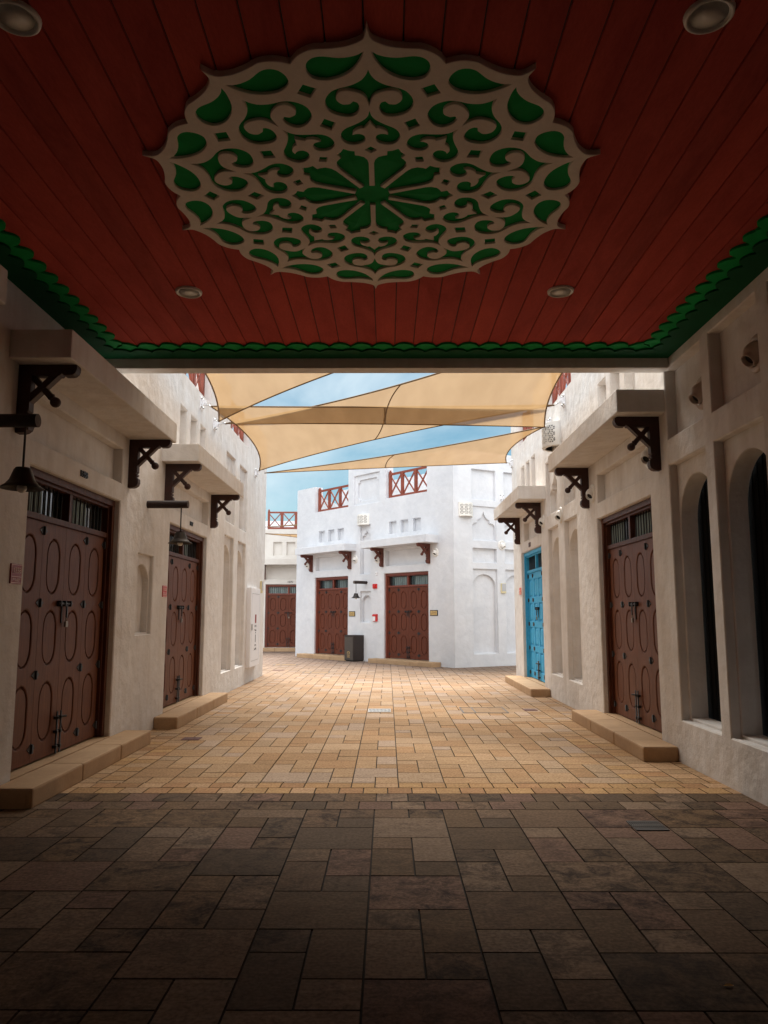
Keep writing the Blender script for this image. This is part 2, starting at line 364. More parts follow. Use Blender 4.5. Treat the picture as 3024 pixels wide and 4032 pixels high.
def text_bm(s_, size, ext=0.003, align='CENTER'):
    cu = bpy.data.curves.new('lettering', 'FONT'); cu.body = s_; cu.size = size; cu.extrude = ext; cu.align_x = align; cu.align_y = 'CENTER'; cu.resolution_u = 3
    o = bpy.data.objects.new('lettering', cu); COL.objects.link(o)
    dg = bpy.context.evaluated_depsgraph_get(); me = bpy.data.meshes.new_from_object(o.evaluated_get(dg))
    bm = bmesh.new(); bm.from_mesh(me)
    bpy.data.objects.remove(o); bpy.data.meshes.remove(me); bpy.data.curves.remove(cu)
    return bm
def wall_text(parent, s_, size, a, z, yoff, material, name='lettering', ext=0.003, sx=1.0):
    """text facing local -y, for roots made with mtx"""
    bm = text_bm(s_, size, ext)
    bm.transform(Matrix(((sx, 0, 0, a), (0, 0, -1, yoff), (0, 1, 0, z), (0, 0, 0, 1))))
    return build(name, bm, material, parent)

def wall_strokes(parent, w, h, a, z, yoff, material, seed=1):
    """a line of lettering too small to read in the photograph: only its strokes"""
    bm = bmesh.new(); q = random.Random(seed); x = a - w / 2
    while x < a + w / 2:
        t = q.uniform(0.05, 0.13) * h * 2; k = q.random(); y0 = z - h / 2 + (h * 0.5 if k < 0.25 else 0); y1 = z + h / 2 - (h * 0.45 if k > 0.6 else 0)
        box(bm, XYZ, x, min(x + t, a + w / 2), yoff, yoff + 0.0012, y0, y1)
        if k > 0.5: box(bm, XYZ, x + t, min(x + t * 2.4, a + w / 2 + t), yoff, yoff + 0.0012, z - h * 0.12, z + h * 0.1); x += t * 1.4
        x += t + q.uniform(0.1, 0.3) * h
    return build('lettering', bm, material, parent)
# ------------------------------------------------------------------ ground
def g_base():
    bm = bmesh.new(); vs = [bm.verts.new(v) for v in ((-150, -60, -0.012), (150, -60, -0.012), (150, 260, -0.012), (-150, 260, -0.012))]; bm.faces.new(vs)
    return struct(build('ground', bm, M['joint']))
g_base()
def paving():
    bm = bmesh.new(); lay = bm.loops.layers.float_color.new('stone')
    rnd = random.Random(3)
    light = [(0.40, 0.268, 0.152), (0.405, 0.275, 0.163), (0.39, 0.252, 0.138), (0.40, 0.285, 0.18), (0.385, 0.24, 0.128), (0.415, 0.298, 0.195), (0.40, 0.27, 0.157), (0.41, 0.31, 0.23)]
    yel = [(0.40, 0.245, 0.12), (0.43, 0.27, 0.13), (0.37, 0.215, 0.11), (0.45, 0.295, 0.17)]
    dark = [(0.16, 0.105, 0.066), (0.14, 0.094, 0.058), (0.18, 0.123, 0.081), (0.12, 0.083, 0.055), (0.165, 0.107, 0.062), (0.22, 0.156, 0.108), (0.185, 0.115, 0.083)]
    def stone(x0, x1, y0, y1, pal, blotch):
        g = 0.0028; c_ = 0.0028
        x0 += g; x1 -= g; y0 += g; y1 -= g
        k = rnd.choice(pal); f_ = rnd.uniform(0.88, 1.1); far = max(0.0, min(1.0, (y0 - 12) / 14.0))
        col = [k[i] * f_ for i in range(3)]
        if far > 0:      # far stones tinted pinker and darkened in colour to hold down the court's light
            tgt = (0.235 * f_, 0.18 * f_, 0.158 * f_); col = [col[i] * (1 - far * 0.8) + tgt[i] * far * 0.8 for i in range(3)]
        al = blotch * rnd.choice((0.15, 0.5, 1.0, 0.8, 0.3))
        z1 = rnd.uniform(-0.0012, 0.0012); zb = -0.01
        top = [bm.verts.new(v) for v in ((x0 + c_, y0 + c_, z1), (x1 - c_, y0 + c_, z1), (x1 - c_, y1 - c_, z1), (x0 + c_, y1 - c_, z1))]
        low = [bm.verts.new(v) for v in ((x0, y0, zb), (x1, y0, zb), (x1, y1, zb), (x0, y1, zb))]
        fs = [bm.faces.new(top)] + [bm.faces.new((low[i], low[(i + 1) % 4], top[(i + 1) % 4], top[i])) for i in range(4)]
        for i, f in enumerate(fs):      # dirty joint sides
            q_ = 1.0 if i == 0 else 0.4
            for lp in f.loops: lp[lay] = (col[0] * q_, col[1] * q_, col[2] * q_, al)
    def pattern(x0, y0, y1, w, u, ph, pal, bl, up=True):
        """one column: a big slab, then two half-width strips of one long and one short stone"""
        per = 5 * u; y = y0 + ph * u - per
        while y < y1:
            for (a, b, p, q) in ((0, 1, 0, 2), (0, .5, 2, 4), (0, .5, 4, 5), (.5, 1, 2, 3), (.5, 1, 3, 5)):
                s0, s1 = max(y + p * u, y0), min(y + q * u, y1)
                if s1 - s0 > 0.04: stone(x0 + a * w, x0 + b * w, s0, s1, pal, bl)
            y += per
    u = 0.2672
    k0 = -14
    for k in range(k0, 15):      # covered part: columns 0.555 m wide
        x = -0.107 + 0.5572 * k
        ph = {0: 3.93, -1: 2.93}.get(k, rnd.randint(0, 4) + 0.93)
        # phase is counted from y=-2.0
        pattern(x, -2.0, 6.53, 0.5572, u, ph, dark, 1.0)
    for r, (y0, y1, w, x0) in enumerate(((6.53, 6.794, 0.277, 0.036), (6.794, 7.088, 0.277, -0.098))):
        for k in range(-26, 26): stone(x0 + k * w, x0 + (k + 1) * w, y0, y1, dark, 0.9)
    for (y0, y1, w, x0) in ((7.088, 7.313, 0.2215, 0.002), (7.313, 7.508, 0.2215, 0.105)):
        for k in range(-32, 32): stone(x0 + k * w, x0 + (k + 1) * w, y0, y1, yel, 0.1)
    P = 0.4405
    for k in range(-15, 15): pattern(0.103 + P * k, -16, -2.0, P, 0.2192, rnd.randint(0, 4), light, 0.12)  # unseen pale paving added behind the camera to bounce light onto the ceiling
    for k in range(-6, 5):
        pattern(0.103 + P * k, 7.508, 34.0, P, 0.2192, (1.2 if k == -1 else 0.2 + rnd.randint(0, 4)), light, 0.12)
    for (xa, xb, n_) in ((-6.6, -2.54, 16), (2.3055, 6.7, 17)):
        w = (xb - xa) / n_
        for i in range(n_):
            y = 7.508 - rnd.uniform(0, 0.02)
            sh = 0.11 * (i % 2)
            yy = 7.508
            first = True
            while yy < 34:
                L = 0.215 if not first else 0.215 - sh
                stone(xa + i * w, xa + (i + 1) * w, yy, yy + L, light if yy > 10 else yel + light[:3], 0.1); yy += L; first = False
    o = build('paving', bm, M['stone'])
    return struct(o)
paving()

# ------------------------------------------------------------------ building parts
def bracket(F, a, z, parent, mt, L=0.52, th=0.09):
    bm = bmesh.new()
    P = lambda n, aa, zz: F.p(a + aa, n, z + zz)
    P2 = lambda q, nn, zz: F.p(a + nn, q, z + zz)     # (q=n axis, nn=thickness, z)
    loop = [(0.0, 0.0), (L - 0.03, 0.0), (L - 0.008, -0.012), (L, -0.04), (L, -0.065), (L - 0.012, -0.095), (L - 0.035, -0.113), (L - 0.065, -0.118),
            (0.405, -0.118), (0.395, -0.103), (0.383, -0.100), (0.372, -0.118), (0.356, -0.122), (0.346, -0.107), (0.334, -0.106), (0.322, -0.125),
            (0.115, -0.118), (0.112, -0.34), (0.112, -0.44), (0.096, -0.452), (0.112, -0.468), (0.112, -0.485), (0.096, -0.497), (0.114, -0.512), (0.128, -0.53), (0.130, -0.575), (0.118, -0.61), (0.09, -0.632), (0.06, -0.64), (0.0, -0.64)]
    prism(bm, P2, [(x * L / 0.52, y) for x, y in loop], -th / 2, th / 2)
    def bar(p, q, w, t):
        p, q = Vector(p), Vector(q); e = (q - p).normalized(); k = Vector((-e.y, e.x)) * w / 2
        prism(bm, P2, [tuple(p + k), tuple(q + k), tuple(q - k), tuple(p - k)], -t / 2, t / 2)
    bar((0.345, -0.09), (0.09, -0.345), 0.058, th - 0.014)
    bar((0.085, -0.085), (0.30, -0.325), 0.052, th - 0.028)
    sphere(bm, F.p(a, 0.325, z - 0.355), 0.047, 14)
    lathe(bm, [(0.026, -0.01), (0.036, 0.0), (0.026, 0.012)], F.p(a, 0.285, z - 0.305), tuple(F.n * 0.62 + Vector((0, 0, -0.7))), 12)
    return build('bracket', bm, mt, parent, smooth=False)
def canopy(F, a0, a1, z0, z1, d, parent, mt):
    bm = bmesh.new(); box(bm, F.p, a0, a1, -0.003, d, z0, z1, 0.012)
    return build('canopy', bm, mt, parent)
def step(F, a0, a1, d, h, parent, thr=(), n_=3):
    bm = bmesh.new(); w = (a1 - a0) / n_
    for i in range(n_): box(bm, F.p, a0 + i * w + 0.002, a0 + (i + 1) * w - 0.002, 0.0, d, -0.01, h, 0.022)
    # thin lip line on the end face
    e = 0.004
    for aa, sg in ((a0, -1), (a1, 1)):
        box(bm, F.p, aa, aa + sg * e, 0.05, d - 0.05, 0.0, h - 0.055)
    for (t0, t1) in thr: box(bm, F.p, t0, t1, -0.225, 0.001, h - 0.02, h + 0.003)
    return build('step', bm, M['step'], parent)
def stadium(c_, z0, z1, w, seg=10):
    r = w / 2; L = []
    for i in range(seg + 1): t = math.pi + math.pi * i / seg; L.append((c_ + r * math.cos(t), z0 + r * 1.25 + r * 1.25 * math.sin(t)))
    for i in range(seg + 1): t = math.pi * i / seg; L.append((c_ + r * math.cos(t), z1 - r * 1.25 + r * 1.25 * math.sin(t)))
    return L
def door(F, a0, a1, z0, z1, parent, ml, mf, style='oval', label=None, refl=(0.15, 0.95), dep=0.14, flip=False, padlock=True):
    """frame (the part) with leaves, panes, bars, hinges, bolts as sub-parts"""
    fw = 0.075; nl = -dep
    zt = z0 + (z1 - z0) * 0.845          # transom line
    bm = bmesh.new()
    # stepped frame: jambs, head, transom, mullion, each proud of the next
    for (x0, x1) in ((a0, a0 + fw), (a1 - fw, a1)): box(bm, F.p, x0, x1, nl - 0.05, nl + 0.075, z0, z1 - fw, 0.004)
    box(bm, F.p, a0, a1, nl - 0.05, nl + 0.077, z1 - fw, z1, 0.004)
    for (x0, x1) in ((a0 + fw, a0 + fw + 0.03), (a1 - fw - 0.03, a1 - fw)): box(bm, F.p, x0, x1, nl - 0.05, nl + 0.035, z0, z1 - fw - 0.03, 0.003)
    box(bm, F.p, a0 + fw, a1 - fw, nl - 0.05, nl + 0.037, z1 - fw - 0.03, z1 - fw, 0.003)
    box(bm, F.p, a0 + fw + 0.03, a1 - fw - 0.03, nl - 0.05, nl + 0.03, zt - 0.03, zt + 0.03, 0.004)
    c_ = (a0 + a1) / 2
    box(bm, F.p, c_ - 0.035, c_ + 0.035, nl - 0.05, nl + 0.033, zt + 0.03, z1 - fw - 0.03, 0.004)
    D = build('door', bm, mf, parent, label=label)
    b0, b1 = a0 + fw + 0.03, a1 - fw - 0.03
    # panes, pale strips painted in for their reflections, bars
    for (x0, x1) in ((b0, c_ - 0.035), (c_ + 0.035, b1)):
        bm = bmesh.new(); box(bm, F.p, x0, x1, nl - 0.06, nl - 0.052, zt + 0.02, z1 - fw - 0.02); build('window_pane', bm, M['glassdark'], D)
        if refl:
            w_ = x1 - x0; bm = bmesh.new(); k = 15; xs = x0 + w_ * refl[0]; xe = x0 + w_ * refl[1]
            for i in range(k):
                p0 = xs + (xe - xs) * i / k; p1 = xs + (xe - xs) * (i + 0.62) / k
                box(bm, F.p, p0, p1, nl - 0.051, nl - 0.046, zt + 0.032, z1 - fw - 0.05)
            build('reflection_strips', bm, M['reflection'], D)
        bm = bmesh.new(); n_ = 10
        for i in range(1, n_): 
            xx = x0 + (x1 - x0) * i / n_; tube(bm, [F.p(xx, nl - 0.012, zt + 0.03), F.p(xx, nl - 0.012, z1 - fw - 0.03)], 0.0085, 6)
        build('window_bars', bm, M['iron'], D)
    zb, ze = z0 + 0.012, zt - 0.034
    H = ze - zb; lw = (b1 - b0) / 4
    for i in range(4):
        bm = bmesh.new(); x0, x1 = b0 + i * lw + 0.002, b0 + (i + 1) * lw - 0.002; cc = (x0 + x1) / 2
        if style == 'oval':
            rows = [(0.061, 0.307), (0.374, 0.613), (0.681, 0.932)]; loops = []
            for (f0, f1) in rows: loops.append(ccw(stadium(cc, ze - f1 * H, ze - f0 * H, lw * 0.56)))
            fill(bm, F.p, rect(x0, x1, zb, ze), [offset(L, 0.012) for L in loops], nl)
            for L in loops:
                band(bm, F.p, offset(L, 0.012), nl, L, nl - 0.004); band(bm, F.p, L, nl - 0.004, offset(L, -0.005), nl - 0.028)
                band(bm, F.p, offset(L, -0.005), nl - 0.028, offset(L, -0.019), nl - 0.028); band(bm, F.p, offset(L, -0.019), nl - 0.028, offset(L, -0.025), nl - 0.006)
                fill(bm, F.p, offset(L, -0.025), [], nl - 0.006)
        else:
            rows = [(0.06, 0.235), (0.29, 0.465), (0.52, 0.695), (0.75, 0.93)]; loops = []
            for (f0, f1) in rows: loops.append(rect(cc - lw * 0.33, cc + lw * 0.33, ze - f1 * H, ze - f0 * H))
            fill(bm, F.p, rect(x0, x1, zb, ze), loops, nl)
            for L in loops:
                I = offset(L, -0.006); band(bm, F.p, L, nl, I, nl - 0.022)
                c0, c1 = L[0][0] + 0.05, L[1][0] - 0.05; y0_, y1_ = L[0][1] + 0.05, L[2][1] - 0.05; ch = 0.05
                O = [(c0 + ch * .6, y0_), (c1 - ch * .6, y0_), (c1, y0_ + ch * 1.4), (c1, y1_ - ch * 1.4), (c1 - ch * .6, y1_), (c0 + ch * .6, y1_), (c0, y1_ - ch * 1.4), (c0, y0_ + ch * 1.4)]
                O2 = offset(O, 0.022); fill(bm, F.p, I, [O2], nl - 0.022); band(bm, F.p, O2, nl - 0.022, O, nl - 0.002); fill(bm, F.p, O, [], nl - 0.002)
        for xx in (x0, x1): bm.faces.new([bm.verts.new(F.p(xx, q_, z_)) for q_, z_ in ((nl, zb), (nl, ze), (nl - 0.03, ze), (nl - 0.03, zb))])
        build('leaf', bm, ml, D)
    # hinges: diamond straps over a knuckle
    hr = (0.037, 0.345, 0.645, 0.945) if style == 'oval' else (0.03, 0.262, 0.492, 0.722, 0.955)
    for f_ in hr:
        zc = ze - f_ * H
        for (xc, half) in ((b0, 1), (b0 + lw, 0), (b0 + 3 * lw, 0), (b1, -1)):
            bm = bmesh.new(); w_ = 0.085; h_ = 0.042
            L = [(xc - w_, zc), (xc - 0.055, zc - 0.018), (xc - 0.02, zc - h_), (xc + 0.02, zc - h_), (xc + 0.055, zc - 0.018), (xc + w_, zc), (xc + 0.055, zc + 0.018), (xc + 0.02, zc + h_), (xc - 0.02, zc + h_), (xc - 0.055, zc + 0.018)]
            if half == 1: L = [(max(p[0], xc + 0.001), p[1]) for p in L if p[0] > xc - 0.03]
            if half == -1: L = [(min(p[0], xc - 0.001), p[1]) for p in L if p[0] < xc + 0.03]
            prism(bm, F.p, L, nl + 0.001, nl + 0.007)
            tube(bm, [F.p(xc + half * 0.012, nl + 0.014, zc - h_), F.p(xc + half * 0.012, nl + 0.014, zc + h_)], 0.013, 8)
            build('hinge', bm, M['iron'], D)
    # sliding bolt with padlock, foot bolts
    zc = ze - 0.345 * H; bm = bmesh.new()
    tube(bm, [F.p(c_ - 0.17, nl + 0.032, zc), F.p(c_ + 0.17, nl + 0.032, zc)], 0.011, 8)
    for q in (-0.13, -0.02, 0.12):
        box(bm, F.p, c_ + q - 0.012, c_ + q + 0.012, nl + 0.001, nl + 0.05, zc - 0.03, zc + 0.03, 0.004)
    box(bm, F.p, c_ + 0.02, c_ + 0.045, nl + 0.03, nl + 0.045, zc - 0.15, zc, 0.003)
    box(bm, F.p, c_ - 0.04, c_ - 0.012, nl + 0.001, nl + 0.012, zc - 0.2, zc + 0.03, 0.003)
    build('bolt', bm, M['iron'], D)
    if padlock:
        bm = bmesh.new(); box(bm, F.p, c_ + 0.005, c_ + 0.062, nl + 0.022, nl + 0.046, zc - 0.245, zc - 0.185, 0.006)
        tube(bm, [F.p(c_ + 0.016, nl + 0.034, zc - 0.19), F.p(c_ + 0.018, nl + 0.034, zc - 0.15), F.p(c_ + 0.034, nl + 0.034, zc - 0.135), F.p(c_ + 0.05, nl + 0.034, zc - 0.15), F.p(c_ + 0.052, nl + 0.034, zc - 0.19)], 0.005, 6)
        build('padlock', bm, M['dullsteel'], D)
    for sx in (-1, 1):
        bm = bmesh.new(); x = c_ + sx * 0.045
        tube(bm, [F.p(x, nl + 0.03, zb + 0.0), F.p(x, nl + 0.03, zb + 0.42)], 0.010, 8)
        for q in (0.05, 0.2, 0.34): box(bm, F.p, x - 0.018, x + 0.018, nl + 0.001, nl + 0.045, zb + q, zb + q + 0.03, 0.003)
        tube(bm, [F.p(x, nl + 0.03, zb + 0.36), F.p(x + sx * 0.04, nl + 0.07, zb + 0.36)], 0.012, 8)
        build('foot_bolt', bm, M['iron'], D)
    return D
def railing(F, a0, a1, z0, z1, n, parent, panels=3, name='railing'):
    bm = bmesh.new(); t = 0.035; w = (a1 - a0) / panels
    box(bm, F.p, a0, a1, n - t, n + t, z1 - 0.075, z1, 0.006); box(bm, F.p, a0, a1, n - t, n + t, z0, z0 + 0.09, 0.006)
    for i in range(panels + 1):
        x = a0 + w * i; x = min(max(x, a0 + 0.05), a1 - 0.05)
        box(bm, F.p, x - 0.05, x + 0.05, n - t - 0.004, n + t + 0.004, z0 + 0.002, z1 - 0.003, 0.006)
    def bar(p, q, wd, nn):
        p, q = Vector(p), Vector(q); e = (q - p).normalized(); k = Vector((-e.y, e.x)) * wd / 2
        prism(bm, F.p, [tuple(p + k), tuple(q + k), tuple(q - k), tuple(p - k)], n - nn, n + nn)
    for i in range(panels):
        x0, x1 = a0 + w * i + 0.045, a0 + w * (i + 1) - 0.045
        bar((x0, z0 + 0.085), (x1, z1 - 0.07), 0.04, 0.018); bar((x0, z1 - 0.07), (x1, z0 + 0.085), 0.04, 0.021)
        for (q0, q1) in ((x0, x0 + 0.02), (x1 - 0.02, x1)): box(bm, F.p, q0, q1, n - 0.016, n + 0.016, z0 + 0.08, z1 - 0.07)
    # newel cap
    for x in (a0 + 0.05, a1 - 0.05):
        box(bm, F.p, x - 0.045, x + 0.045, n - 0.045, n + 0.045, z1, z1 + 0.05, 0.01); sphere(bm, F.p(x, n, z1 + 0.075), 0.035, 10)
    return build(name, bm, M['rail'], parent)
def wall_mesh(F, outline, holes, parent, mt, thick=0.35, label=None):
    bm = bmesh.new(); o = ccw(outline)
    relief(bm, F.p, o, holes, 0.0)
    band(bm, F.p, o, 0.0, o, -thick)
    return build('wall', bm, mt, parent, label=label)
def niche_small(a0, a1, z0, z1, d=0.12): return dict(loop=rect(a0, a1, z0, z1), d=d)
def niche_arch(a0, a1, z0, z1, spring, top, d1=0.05, d2=0.14):
    e = 0.02
    return dict(loop=rect(a0, a1, z0, z1), d=d1, holes=[dict(loop=arch(a0 + e, a1 - e, z0 + e, spring, top), d=d2)])
def niche_ogee(a0, a1, z0, z1, zt, d1=0.05, d2=0.08):
    e = 0.02
    return dict(loop=rect(a0, a1, z0, z1), d=d1, holes=[dict(loop=ogee(a0 + e, a1 - e, z0 + e, zt), d=d2)])
def rbox(parent, name, F, a0, a1, n0, n1, z0, z1, mt, bev=0.0, label=None):
    bm = bmesh.new(); box(bm, F.p, a0, a1, n0, n1, z0, z1, bev); return build(name, bm, mt, parent, label=label)

# ------------------------------------------------------------------ left building (shops along the left)
LB = root('shop_building', 'cream plastered shop row along the left of the lane with two brown doors', 'building', (-3.29, 12, 0))
# holes
hol = []
DL = [(6.85, 9.22), (11.37, 13.75)]
for (a0, a1) in DL: hol.append(dict(loop=rect(a0, a1, 0.16, 2.98), d=0.24))
hol.append(dict(loop=rect(6.80, 9.24, 3.21, 3.64), d=0.12)); hol.append(dict(loop=rect(11.33, 13.80, 3.21, 3.64), d=0.12))
hol.append(niche_arch(9.97, 10.63, 1.33, 2.40, 2.0, 2.27, 0.05, 0.09))
hol.append(niche_arch(15.22, 16.15, 0.44, 3.20, 2.60, 3.02, 0.07, 0.17)); hol.append(niche_arch(16.60, 17.53, 0.44, 3.20, 2.60, 3.02, 0.07, 0.17))
for a in (11.71, 12.36, 13.01): hol.append(niche_small(a, a + 0.42, 4.20, 4.92))
hol.append(niche_ogee(15.20, 16.16, 3.49, 4.92, 4.72, 0.07, 0.1)); hol.append(niche_ogee(16.62, 17.56, 3.49, 4.92, 4.72, 0.07, 0.1))
outl = [(-9.0, 0.0), (20.3, 0.0), (20.3, 6.35), (17.6, 6.35), (17.6, 5.49), (15.5, 5.49), (15.5, 6.35), (13.72, 6.35), (13.72, 5.47), (11.6, 5.47), (11.6, 6.35), (8.50, 6.35), (8.50, 4.70), (-9.0, 4.70)]
wall_mesh(FL, outl, hol, LB, M['plaster'])
rbox(LB, 'end_wall', FL, 19.95, 20.297, -7.0, -0.352, 0, 6.35, M['plaster'])
rbox(LB, 'roof', FL, 8.6, 19.9, -7.0, -0.36, 5.2, 5.42, M['roofgrey'])
for (c0, c1) in ((1.9, 5.2), (6.33, 9.66), (10.82, 14.27)): canopy(FL, c0, c1, 3.81, 4.07, 0.54, LB, M['plaster'])
for a in (5.02, 6.56, 9.49, 11.07, 14.0): bracket(FL, a, 3.83, LB, M['bracket'])
step(FL, 6.53, 9.73, 0.34, 0.165, LB, [(6.845, 9.225)]); step(FL, 10.91, 14.31, 0.34, 0.165, LB, [(11.365, 13.755)])
for i, (a0, a1) in enumerate(DL):
    door(FL, a0, a1, 0.175, 2.98, LB, M['wood'], M['frame'], refl=(0.0, 0.55), label=('large brown panelled door nearest on the left' if i == 0 else 'brown panelled door farther along the left wall'))
railing(FL, 11.62, 13.70, 5.48, 6.28, -0.16, LB); railing(FL, 15.52, 17.58, 5.50, 6.28, -0.16, LB)

# ------------------------------------------------------------------ right building
RB = root('shop_building', 'cream plastered shop row along the right of the lane with the blue door', 'building', (3.19, 12, 0))
hol = []
DR = [(9.08, 11.44), (15.66, 18.02)]
for (a0, a1) in DR: hol.append(dict(loop=rect(a0, a1, 0.15, 3.03), d=0.24))
for (a0, a1) in ((9.10, 11.37), (15.70, 17.62)): hol.append(dict(loop=rect(a0, a1, 3.27, 3.70), d=0.12))
for (a0, a1) in ((7.46, 8.44), (6.28, 7.25), (5.08, 6.06)):
    e = 0.03
    hol.append(dict(loop=rect(a0, a1, 0.46, 3.27), d=0.09, holes=[dict(loop=arch(a0 + e, a1 - e, 0.49, 2.62, 3.09, 24), d=0.19, open=True)]))
for (a0, a1) in ((7.46, 8.445), (6.28, 7.25), (5.08, 6.06)): hol.append(dict(loop=rect(a0, a1, 3.57, 4.37), d=0.12))
hol.append(niche_arch(12.66, 13.58, 0.46, 3.26, 2.65, 3.06, 0.08, 0.17)); hol.append(niche_arch(14.06, 14.98, 0.46, 3.26, 2.65, 3.06, 0.08, 0.17))
hol.append(niche_ogee(12.66, 13.50, 3.54, 4.60, 4.42, 0.07, 0.1)); hol.append(niche_ogee(14.06, 15.02, 3.54, 4.60, 4.42, 0.07, 0.1))
for a in (9.45, 10.08, 10.72, 16.07, 16.71, 17.34): hol.append(niche_small(a, a + 0.42, 4.28, 5.04))
outl = [(-9.0, 0.0), (19.1, 0.0), (19.1, 6.45), (18.1, 6.45), (18.1, 5.61), (16.1, 5.61), (16.1, 6.45), (14.8, 6.45), (14.8, 5.60), (12.72, 5.60), (12.72, 6.45), (8.50, 6.45), (8.50, 4.70), (-9.0, 4.70)]
wall_mesh(FR, outl, hol, RB, M['plaster'])
rbox(RB, 'end_wall', FR, 18.75, 19.097, -7.0, -0.352, 0, 6.45, M['plaster'])
rbox(RB, 'roof', FR, 8.6, 18.7, -7.0, -0.36, 5.3, 5.52, M['roofgrey'])
for (c0, c1) in ((8.47, 12.22), (15.08, 18.63)): canopy(FR, c0, c1, 3.90, 4.17, 0.55, RB, M['plaster'])
for a in (8.72, 11.87, 15.64, 18.15): bracket(FR, a, 3.90, RB, M['bracket'])
step(FR, 8.57, 11.84, 0.39, 0.16, RB, [(9.075, 11.445)]); step(FR, 15.12, 18.4, 0.39, 0.15, RB, [(15.655, 18.025)])
door(FR, DR[0][0], DR[0][1], 0.165, 3.03, RB, M['wood'], M['frame'], refl=(0.45, 1.0), label='large brown panelled door on the right')
door(FR, DR[1][0], DR[1][1], 0.155, 3.02, RB, M['blue'], M['blue'], style='rect', refl=None, label='bright blue panelled door')
railing(FR, 12.74, 14.78, 5.61, 6.38, -0.16, RB); railing(FR, 16.12, 18.08, 5.62, 6.38, -0.16, RB)
# dark arched screens behind the openings
for (a0, a1) in ((7.46, 8.44), (6.28, 7.25), (5.08, 6.06)):
    bm = bmesh.new(); fill(bm, FR.p, rect(a0 - 0.02, a1 + 0.02, 0.44, 3.2), [], -0.30)
    for i in range(1, 9):
        x = a0 + (a1 - a0) * i / 9; box(bm, FR.p, x - 0.006, x + 0.006, -0.299, -0.292, 0.5, 3.1)
    build('arched_window', bm, M['darkwood'], RB)

# ------------------------------------------------------------------ covered passage
PB = root('covered_passage', 'dark covered passage overhead with red boarded ceiling and green scalloped trim', 'building', (-0.05, 4.0, 4.5))
ZC = 4.52
YB = -5.0
bm = bmesh.new(); x = -3.29; pw = 0.2017
xs = []; k = 0; x0 = -0.118 - 16 * pw
def flat(bm, x0, x1, y0, y1, z, mi=0):
    f = bm.faces.new([bm.verts.new(v) for v in ((x0, y0, z), (x1, y0, z), (x1, y1, z), (x0, y1, z))]); f.material_index = mi
for i in range(34):
    a, b = max(x0 + i * pw + 0.003, -3.29), min(x0 + (i + 1) * pw - 0.003, 3.19)
    if b - a < 0.02: continue
    mi_ = random.choice((0, 0, 2, 3)); flat(bm, a + 0.003, b - 0.003, YB, 8.29, ZC, mi_)
    for (u0, u1) in ((a + 0.003, a), (b - 0.003, b)):
        bm.faces.new([bm.verts.new(v) for v in ((u0, YB, ZC), (u0, 8.29, ZC), (u1, 8.29, ZC + 0.012), (u1, YB, ZC + 0.012))])
flat(bm, -3.3, 3.2, YB, 8.3, ZC + 0.0125, 1)
M['red2'] = mat('ceiling_red_worn', (0.46, 0.076, 0.058), 0.85, spec=0.1, var=(0.34, 0.052, 0.040), vscale=2.2, stretch=(2.5, 0.6, 1), bump=0.2, fine=0.82, fscale=26)
M['red3'] = mat('ceiling_red_fresh', (0.56, 0.094, 0.070), 0.9, spec=0.08, var=(0.42, 0.064, 0.050), vscale=1.3, stretch=(3, 0.7, 1), bump=0.2, fine=0.86, fscale=34)
build('ceiling', bm, [M['red'], M['black'], M['red2'], M['red3']], PB)
rbox(PB, 'upper_storey', Frame((0, 0), (0, 1), (-1, 0)), YB - 0.2, 8.478, -3.188, 3.288, ZC + 0.03, 6.4, M['plaster'])
rbox(PB, 'beam', Frame((0, 0), (0, 1), (-1, 0)), 8.29, 8.475, -3.187, 3.287, 4.365, ZC + 0.027, M['plaster'], 0.006)
rbox(PB, 'rear_light_block', Frame((0, 0), (0, 1), (-1, 0)), YB - 0.45, YB - 0.21, -3.3, 3.4, 0, 6.4, M['plaster'])  # unseen wall added behind the camera to shut out light from the rear
rbox(PB, 'rear_beam', Frame((0, 0), (0, 1), (-1, 0)), YB - 0.2, YB - 0.001, -3.187, 3.287, 4.365, ZC + 0.027, M['plaster'], 0.006)
# cornice strip where wall meets ceiling (right and left)
# scalloped trim: two stacked boards all round
def scallop(x0, x1, y0, y1, inset, amp, pitch, z0, z1, mt, name, ph=0.0):
    """frame-shaped board: straight outer rectangle, wavy inner edge"""
    ix0, ix1, iy0, iy1 = x0 + inset, x1 - inset, y0 + inset, y1 - inset
    def wave(t): 
        u = (t / pitch) % 1.0
        # cusped scallop: broad arc with a small notch between
        return amp * (math.sin(math.pi * u) ** 0.6) if u < 0.86 else amp * 0.55 * (1 - math.sin(math.pi * (u - 0.86) / 0.14)) * 1.0
    inner = []
    def side(p, q, nrm):
        L = (Vector(q) - Vector(p)).length; n_ = round(L / pitch); st = n_ * 8
        for i in range(st):
            t = i / st; w = wave(t * n_ * pitch)
            v = Vector(p).lerp(Vector(q), t) + Vector(nrm) * w; inner.append((v.x, v.y))
    side((ix0, iy0), (ix1, iy0), (0, 1)); side((ix1, iy0), (ix1, iy1), (-1, 0)); side((ix1, iy1), (ix0, iy1), (0, -1)); side((ix0, iy1), (ix0, iy0), (1, 0))
    P = lambda a, n, z: Vector((a, z, n))
    bm = bmesh.new(); outer = [(x0, y0), (x1, y0), (x1, y1), (x0, y1)]
    inner = ccw(inner); fill(bm, P, outer, [inner], z0); band(bm, P, inner, z0, inner, z1)
    return build(name, bm, mt, PB)
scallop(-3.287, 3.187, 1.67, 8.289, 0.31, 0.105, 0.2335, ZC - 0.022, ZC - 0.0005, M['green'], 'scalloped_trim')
scallop(-3.285, 3.185, 1.672, 8.287, 0.205, 0.075, 0.2335, ZC - 0.042, ZC - 0.0225, M['green2'], 'inner_trim')

